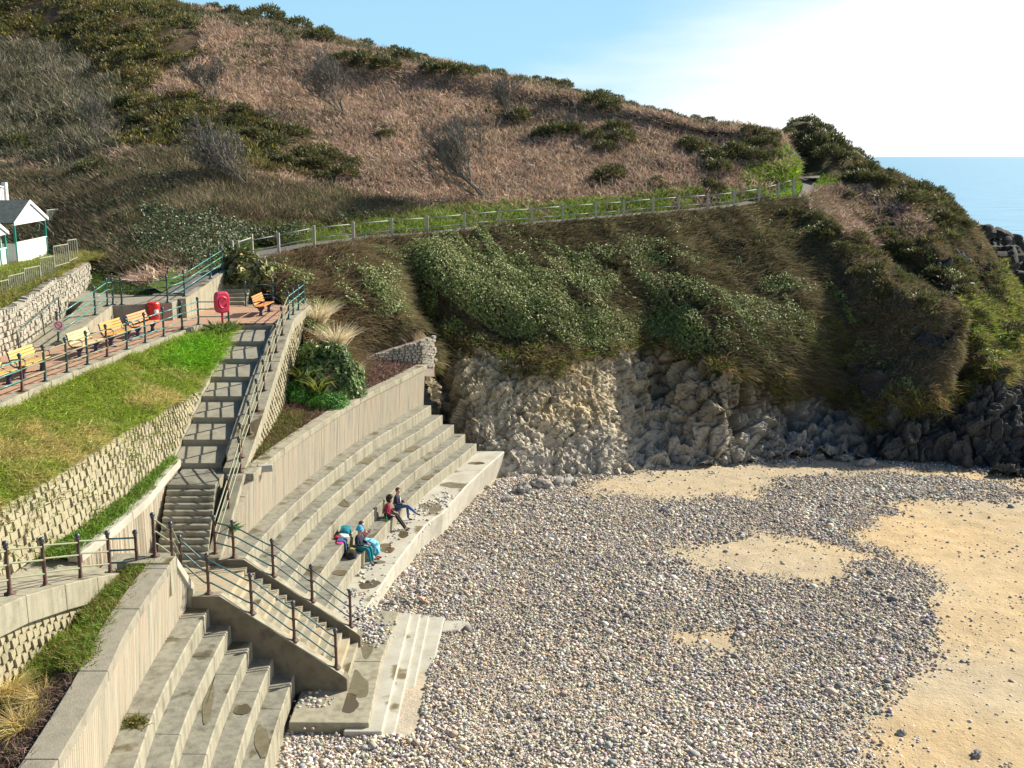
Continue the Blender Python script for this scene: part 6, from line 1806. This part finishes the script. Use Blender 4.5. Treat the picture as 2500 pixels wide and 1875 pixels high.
def person(label, loc, rz, J, hair, clothes, skirt=None, extra=None):
    """J: joints in metres, hips at z~0.12 over the seat, facing local +x"""
    t = None
    g = J
    spine = [(g['pelvis'], .125), (g['belly'], .13), (g['chest'], .145), (g['neck0'], .075), (g['neck1'], .055), (g['head0'], .078), (g['head1'], .098), (g['head2'], .07)]
    chains = [spine]
    face = np.array(g['head0']) + (np.array(g['head1']) - np.array(g['head0'])) * .55
    fd = unit(np.array(g['face']))
    side = unit(np.cross((0, 0, 1), fd))
    chains.append([(g['head1'], .098), (tuple(face + fd * .085), .022)])                       # nose
    for s_ in (-1, 1): chains.append([(g['head1'], .098), (tuple(face + side * s_ * .098), .018)])  # ears
    arms, legs, feet = [], [], []
    for s_, k in ((-1, 'R'), (1, 'L')):
        sh, el, wr, ha = g['sh' + k], g['el' + k], g['wr' + k], g['ha' + k]
        arm = [(g['chest'], .145), (sh, .062)] + [(p, r) for p, r in zip(lin(sh, el, 3)[1:], (.05, .042))] + [(p, r) for p, r in zip(lin(el, wr, 3)[1:], (.038, .027))]
        arms.append(arm); palm = tuple(np.array(wr) + (np.array(ha) - np.array(wr)) * .5)
        chains.append(arm + [(palm, .03)])
        hd = unit(np.array(ha) - np.array(wr)); hs = unit(np.cross(hd, (0, 0, 1.0)) + 1e-4)
        curl = np.array((0, 0, -.02))
        for j, (off, L) in enumerate(((-.028, .07), (-.01, .08), (.01, .076), (.027, .06))):
            b0 = np.array(palm) + hs * off + hd * .03; b1 = b0 + hd * L * .55 + curl * .3; b2 = b1 + hd * L * .4 + curl
            chains.append([(palm, .03), (tuple(b0), .010), (tuple(b1), .009), (tuple(b2), .007)])
        th = np.array(palm) + hs * .035 * s_; chains.append([(palm, .03), (tuple(th), .011), (tuple(th + hd * .045 + hs * .012 * s_), .009)])
        hp, kn, an, to = g['hp' + k], g['kn' + k], g['an' + k], g['to' + k]
        leg = [(g['pelvis'], .125), (hp, .088)] + [(p, r) for p, r in zip(lin(hp, kn, 4)[1:], (.08, .068, .055))] + [(p, r) for p, r in zip(lin(kn, an, 4)[1:], (.052, .043, .033))]
        legs.append(leg); chains.append(leg + [(to, .03)]); feet.append([(an, .036), (tuple(np.array(an) * .45 + np.array(to) * .55 - np.array((0, 0, .012))), .038), (to, .032)])
    body = obj('person', skinned(chains, 'person', M_skin), None, loc)
    body.rotation_euler = (0, 0, rz)
    tag(body, label, 'person')
    gr = lambda ch, d: [(p, r + d) for p, r in ch]
    if 'top' in clothes:
        obj('jacket', skinned([gr(spine[:3], .022) + [(g['neck0'], .085)]] + [gr(a, .017) for a in arms], 'jacket', clothes['top']), body)
    if 'vest' in clothes:
        obj('top', skinned([gr(spine[:3], .018) + [(g['neck0'], .07)]] + [gr(a[:3], .014) for a in arms], 'top', clothes['vest']), body)
    if 'legs' in clothes:
        obj('trousers', skinned([[(g['pelvis'], .14), (g['belly'], .135)]] + [gr(l_, .013) for l_ in legs], 'trousers', clothes['legs']), body)
    for f in feet: obj('shoe', skinned([f], 'shoe', clothes['shoes']), body)
    # face
    for s_ in (-1, 1):
        mb = MB(); e = face + fd * .078 + side * s_ * .033 + np.array((0, 0, .018)); mb.ball(tuple(e), (.011, .011, .009), 8, 5)
        o = mb.build('eye', M_black); o.parent = body
    mb = MB(); mpt = face + fd * .082 - np.array((0, 0, .045)); mb.tube([mpt - side * .022, mpt + fd * .005, mpt + side * .022], .006, 5); o = mb.build('mouth', cloth('lips', (.45, .16, .14))); o.parent = body
    iv, jf = ico(4)
    hc = np.array(g['head1']) * .55 + np.array(g['head2']) * .45 - fd * hair['back']
    keep = (iv @ fd < .35) | (iv[:, 2] > .45)
    n_ = fbm(iv * 5 + hair['seed'], 3, 2)
    v = hc + iv * np.array(hair['r']) * (1 + hair['rough'] * n_[:, None])
    v[~keep] = hc + iv[~keep] * np.array(hair['r']) * .55
    o = obj('hair', mesh_np('hair', v, None, jf, None, hair['mat'], True), body)
    if skirt: skirt(body, g)
    if extra: extra(body, g)
    return body


def sit(lean=0.0, knee=.46, ank=(.52, -.42), spread=.1, hands='lap', turn=0, ankR=None, kneeR=None):
    J = {}
    cs, sn = math.cos(lean), math.sin(lean)
    up = lambda h, f=0: (f * cs - h * sn, 0, .1 + h * cs + f * sn)
    J['pelvis'] = up(.02); J['belly'] = up(.18, .01); J['chest'] = up(.37, .0); J['neck0'] = up(.49, -.01); J['neck1'] = up(.55, .0)
    J['head0'] = up(.62, .02); J['head1'] = up(.70, .03); J['head2'] = up(.77, .02)
    J['face'] = (math.cos(turn), math.sin(turn), -.15)
    for s_, k in ((-1, 'R'), (1, 'L')):
        sh = np.array(up(.44, -.01)) + (0, .17 * s_, 0); J['sh' + k] = tuple(sh)
        if hands == 'lap':
            el = sh + (.06, .07 * s_, -.25); wr = el + (.22, -.09 * s_, -.03); ha = wr + (.10, -.05 * s_, -.01)
        elif hands == 'back':
            el = sh + (-.02, .06 * s_, -.26); wr = el + (.2, -.02 * s_, -.10); ha = wr + (.1, -.02 * s_, -.02)
        else:   # raised to the face
            el = sh + (.16, .05 * s_, -.19); wr = el + (.14, -.10 * s_, .16); ha = wr + (.02, -.04 * s_, .10)
        J['el' + k], J['wr' + k], J['ha' + k] = tuple(el), tuple(wr), tuple(ha)
        J['hp' + k] = (.03, .095 * s_, .095)
        kx = kneeR if (kneeR and s_ < 0) else (knee, spread * s_, .12)
        J['kn' + k] = kx
        an = ankR if (ankR and s_ < 0) else (ank[0], spread * s_ * .9, ank[1])
        J['an' + k] = an; J['to' + k] = (an[0] + .17, an[1] + .03 * s_, an[2] - .035)
    return J


M_hair_b = noisy('black_hair', (.012, .01, .01), (.03, .024, .02), 20, .6)
M_hair_br = noisy('brown_hair', (.07, .035, .018), (.14, .07, .035), 20, .5)
H_blk = dict(r=(.17, .17, .17), back=.03, seed=3, rough=.5, mat=M_hair_b)
H_sh = dict(r=(.112, .105, .115), back=.02, seed=5, rough=.15, mat=M_hair_br)
c_maroon = cloth('maroon_jacket', (.30, .03, .055)); c_navy = cloth('navy_cloth', (.03, .035, .06)); c_black = cloth('black_trousers', (.03, .03, .035)); c_jean = cloth('blue_denim', (.05, .12, .30))
c_dark = cloth('dark_jacket', (.035, .04, .07)); c_plum = cloth('plum_top', (.10, .03, .06)); c_teal = cloth('teal_cloth', (.01, .20, .26)); c_red = cloth('red_shoe', (.50, .03, .04)); c_blue = cloth('blue_dress', (.02, .34, .55)); c_blueh = cloth('blue_hat', (.05, .42, .75)); c_grey = cloth('grey_shoe', (.12, .12, .13)); c_wht = cloth('white_cloth', (.72, .72, .74)); c_pink = cloth('pink_cloth', (.85, .05, .25)); c_yel = cloth('yellow_bag', (.65, .42, .04)); c_dgr = cloth('dark_bag', (.03, .03, .035))
ZT = 1.14
s5 = lambda y: float(sx_(y)[0]) + RUN * 4
P1 = (s5(41.3) - .30, 41.3, ZT)
person('person in a maroon jacket with big black curly hair leaning back against the step', P1, -.12, sit(-.28, .44, (.82, -.44), .08, 'back'), H_blk, dict(top=c_maroon, legs=c_black, shoes=c_grey))
P2 = (s5(42.35) - .20, 42.35, ZT)
J2 = sit(-.12, .46, (.50, -.44), .09, 'lap', -.5, ankR=(.84, .05, -.19), kneeR=(.50, -.04, .16))
def white_shirt(body, g):
    mb = MB(); c_ = np.array(g['chest']); mb.loft([[(c_[0] + .155, -.05, c_[2] - .2), (c_[0] + .165, .05, c_[2] - .2), (c_[0] + .14, .05, c_[2] - .2), (c_[0] + .13, -.05, c_[2] - .2)], [(c_[0] + .165, -.045, c_[2] + .02), (c_[0] + .165, .045, c_[2] + .02), (c_[0] + .14, .045, c_[2] + .02), (c_[0] + .14, -.045, c_[2] + .02)]]); o = mb.build('shirt_front', c_wht, None, True); o.parent = body
person('person with short brown hair in a dark jacket and blue jeans, one leg crossed', P2, -.1, J2, H_sh, dict(top=c_dark, legs=c_jean, shoes=c_black), extra=white_shirt)


def skirt_fn(body, g):
    secs = []
    prof = [((.0, 0, .17), .17, .15), ((.16, 0, .14), .2, .12), ((.36, 0, .13), .2, .11), ((.49, 0, .06), .19, .13), ((.53, 0, -.10), .20, .12), ((.55, 0, -.30), .23, .13)]
    for k, (c_, wy, wz) in enumerate(prof):
        ang = [0, .1, .35, .9, 1.4, 1.57][k]
        ring = []
        for q in range(18):
            a = 2 * math.pi * q / 18; rr_ = 1 + .09 * math.sin(a * 5 + k)
            y, z = wy * math.cos(a) * rr_, wz * math.sin(a) * rr_
            ring.append((c_[0] + z * math.sin(ang), y, c_[2] + z * math.cos(ang)))
        secs.append(ring)
    mb = MB(); mb.loft(secs)
    m, n, l, b = nt('patterned_blue_dress')
    tcn = n.new('ShaderNodeTexCoord'); vx = n.new('ShaderNodeTexNoise'); vx.inputs['Scale'].default_value = 9; l.new(tcn.outputs['Object'], vx.inputs['Vector'])
    r_ = ramp(n, [(.35, (.01, .16, .40)), (.5, (.02, .42, .62)), (.58, (.55, .78, .85)), (.66, (.03, .38, .60))]); l.new(vx.outputs['Fac'], r_.inputs[0]); l.new(r_.outputs[0], b.inputs['Base Color']); b.inputs['Roughness'].default_value = .85
    o = mb.build('skirt', m, None, True); o.parent = body


P4 = (s5(38.15) - .22, 38.15, ZT)
person('person in a plum top, long blue patterned skirt and red shoes', P4, -.25, sit(.06, .46, (.54, -.43), .07, 'face', -.2), H_sh, dict(vest=c_plum, shoes=c_red), skirt=skirt_fn)


def hat_fn(body, g):
    c_ = np.array(g['head2']) + (-.015, 0, .0)
    mb = MB(); mb.lathe([(.165, -.055), (.15, -.02), (.118, .0), (.112, .05), (.07, .10), (.01, .12)], tuple(c_), 16); o = mb.build('sun_hat', c_blueh, None, True); o.parent = body


P3 = (s5(37.65) - .24, 37.6, ZT)
person('person in a bright blue hat and dark clothes sitting among the bags', P3, -.3, sit(-.1, .45, (.54, -.43), .11, 'lap', -.3), H_sh, dict(top=c_navy, legs=c_teal, shoes=c_navy), extra=hat_fn)


# ---- their belongings
def lump(name, label, c, s, mat, cat, seed, rz=0, rough=.5, box=.0):
    iv, jf = ico(4)
    v = iv.copy()
    if box: v = np.sign(v) * np.abs(v) ** (1 - box)
    v = v * (1 + rough * fbm(iv * 2.2 + seed * 3.3, 4, seed))[:, None] * np.array(s)
    v[:, 2] = np.maximum(v[:, 2], -s[2] * .5) + s[2] * .5
    o = obj(name, mesh_np(name, v, None, jf, None, mat, True), None, c); o.rotation_euler = (0, 0, rz)
    return tag(o, label, cat)


s4 = lambda y: float(sx_(y)[0]) + RUN * 3
ZU = 1.64 + .012
lump('rucksack', 'teal rucksack lying on the step behind the person in the blue hat', (s4(37.9) - .22, 38.0, ZU), (.20, .34, .17), c_teal, 'bag', 3, .1, .4, .3)
lump('towel', 'white crumpled towel beside the teal rucksack', (s4(37.5) - .18, 37.55, ZU), (.17, .24, .09), c_wht, 'towel', 5, .5, .9)
lump('red_cloth', 'small red cloth on the step beside the white towel', (s4(37.3) - .34, 37.45, ZU), (.12, .14, .06), c_red, 'cloth', 6, .2, .8)
mb = MB(); mb.lathe([(.01, .03), (.10, .028), (.125, .018), (.13, 0), (.115, .004), (.01, .012)], (s4(36.9) - .14, 36.95, ZU), 20); o = mb.build('frisbee', c_pink, None, True); tag(o, 'bright pink flying disc at the edge of the step', 'flying disc')
x0, y0 = s4(37.1), 37.15
mb = MB(); mb.loft([[(x0 - .28 + a, y0 - .14, z), (x0 - .28 + a, y0 + .14, z + .01), (x0 - .28 + a - .02, y0 + .14, z - .03), (x0 - .28 + a - .02, y0 - .14, z - .03)] for a, z in ((0, ZU + .05), (.15, ZU + .06), (.29, ZU + .04), (.33, ZU - .05), (.335, ZU - .24), (.34, ZU - .38))])
o = mb.build('jeans', c_jean, None, True, bevel=.01); tag(o, 'blue denim jeans draped over the edge of the step', 'jeans')
lump('yellow_bag', 'yellow bag in front of the dark rucksack on the step', (s5(37.15) - .38, 37.2, ZT + .012), (.13, .16, .16), c_yel, 'bag', 8, .3, .5, .3)
lump('dark_rucksack', 'dark rucksack slumped on the lowest step beside the yellow bag', (s5(36.95) - .30, 36.85, ZT + .012), (.2, .26, .17), c_dgr, 'bag', 9, .2, .4, .3)
mb = MB(); mb.lathe([(.03, 0), (.034, .01), (.034, .15), (.014, .21), (.013, .25), (.015, .26), (.015, .275)], (s5(40.85) - .12, 40.8, ZT + .004), 12)
m, n, l, b = nt('green_glass'); b.inputs['Base Color'].default_value = (.02, .35, .14, 1); b.inputs['Roughness'].default_value = .1; b.inputs['Transmission Weight'].default_value = .4
o = mb.build('bottle', m, None, True); tag(o, 'green bottle standing beside the person in the maroon jacket', 'bottle')

# ---- standing water and damp patches on the concrete
m, n, l, b = nt('standing_water'); b.inputs['Base Color'].default_value = (.10, .08, .045, 1); b.inputs['Roughness'].default_value = .12; b.inputs['Specular IOR Level'].default_value = .5
M_pud = m
M_damp = noisy('damp_concrete', (.12, .105, .065), (.18, .16, .10), 4, .5, 0, spec=.4)
def puddle(px, py, z, w, h, seed, mat):
    rr = random.Random(seed); c_ = W(px, py, z)
    a = [W(px + w / 2, py, z), W(px, py - h / 2, z)]
    u, v_ = a[0] - c_, a[1] - c_
    pts = []
    for k in range(40):
        t_ = 2 * math.pi * k / 40; r_ = 1 + .22 * math.sin(2 * t_ + seed) + .07 * math.sin(5 * t_ + 2 * seed) + rr.uniform(-.03, .03)
        q = c_ + u * math.cos(t_) * r_ + v_ * math.sin(t_) * r_
        f_ = float(sx_(q[1])[0])
        ks = [i for i in range(5) if abs(z - ZS[i]) < .05]
        lo, hi = (f_ + RUN * (ks[0] - 1) + .03, f_ + RUN * ks[0] - .035) if ks else ((f_ + RUN * 4 + .03, prom_x(q[1]) - .07) if q[1] > 33.4 else (-4.66, -3.98))
        pts.append((min(max(q[0], lo), hi), q[1], z + .004))
    me = bpy.data.meshes.new('puddle'); me.from_pydata(pts, [], [tuple(range(40))]); me.materials.append(mat)
    return obj('puddle', me)


for k, (px, py, z, w, h, dm, lb) in enumerate((
        (1052, 1238, ZP, 52, 20, 1, 'olive damp pool on the promenade by the crossed leg sitter'), (942, 1338, ZP, 46, 20, 0, 'oval puddle on the promenade to the right of the red shoes'), (985, 1305, ZP, 30, 14, 0, 'small puddle with pebbles on the promenade'),
        (902, 1427, ZP, 52, 20, 0, 'oval puddle on the promenade below the damp step'), (922, 1373, ZP, 34, 10, 1, 'thin damp patch by the shoes of the sitters'), (832, 1398, 1.156, 34, 16, 0, 'round dark puddle on the lowest step'),
        (838, 1228, 2.156, 30, 18, 0, 'dark puddle in the middle of the third step'), (895, 1125, 2.656, 60, 14, 1, 'long damp patch on the second step'), (1000, 1095, 2.156, 60, 12, 1, 'damp strip on the third step near its far joint'),
        (1060, 1120, 1.656, 50, 10, 1, 'damp strip on the fourth step near the far end'), (1050, 1165, 1.156, 36, 12, 0, 'dark puddle on the lowest step behind the jeans wearer'), (1163, 1131, ZP, 34, 8, 0, 'small puddle on the far end of the promenade'), (1110, 1185, ZP, 60, 16, 1, 'pale damp patch on the far promenade'),
        (868, 1668, ZP, 66, 60, 1, 'large brown damp patch on the apron at the stair foot'), (846, 1715, ZP, 70, 40, 0, 'dark puddle on the near corner of the apron'), (898, 1570, ZP, 36, 60, 1, 'brown damp streak along the stair foot'),
        (508, 1706, 2.156, 26, 110, 1, 'long dark damp streak on the third near step'), (592, 1732, 1.656, 34, 30, 0, 'rounded dark puddle on the fourth near step'), (640, 1810, 1.156, 30, 90, 1, 'dark damp streak on the lowest near step'))):
    o = puddle(px, py, z, w, h, k + 3, M_damp if dm else M_pud)
    tag(o, lb, 'puddle', kind='structure')
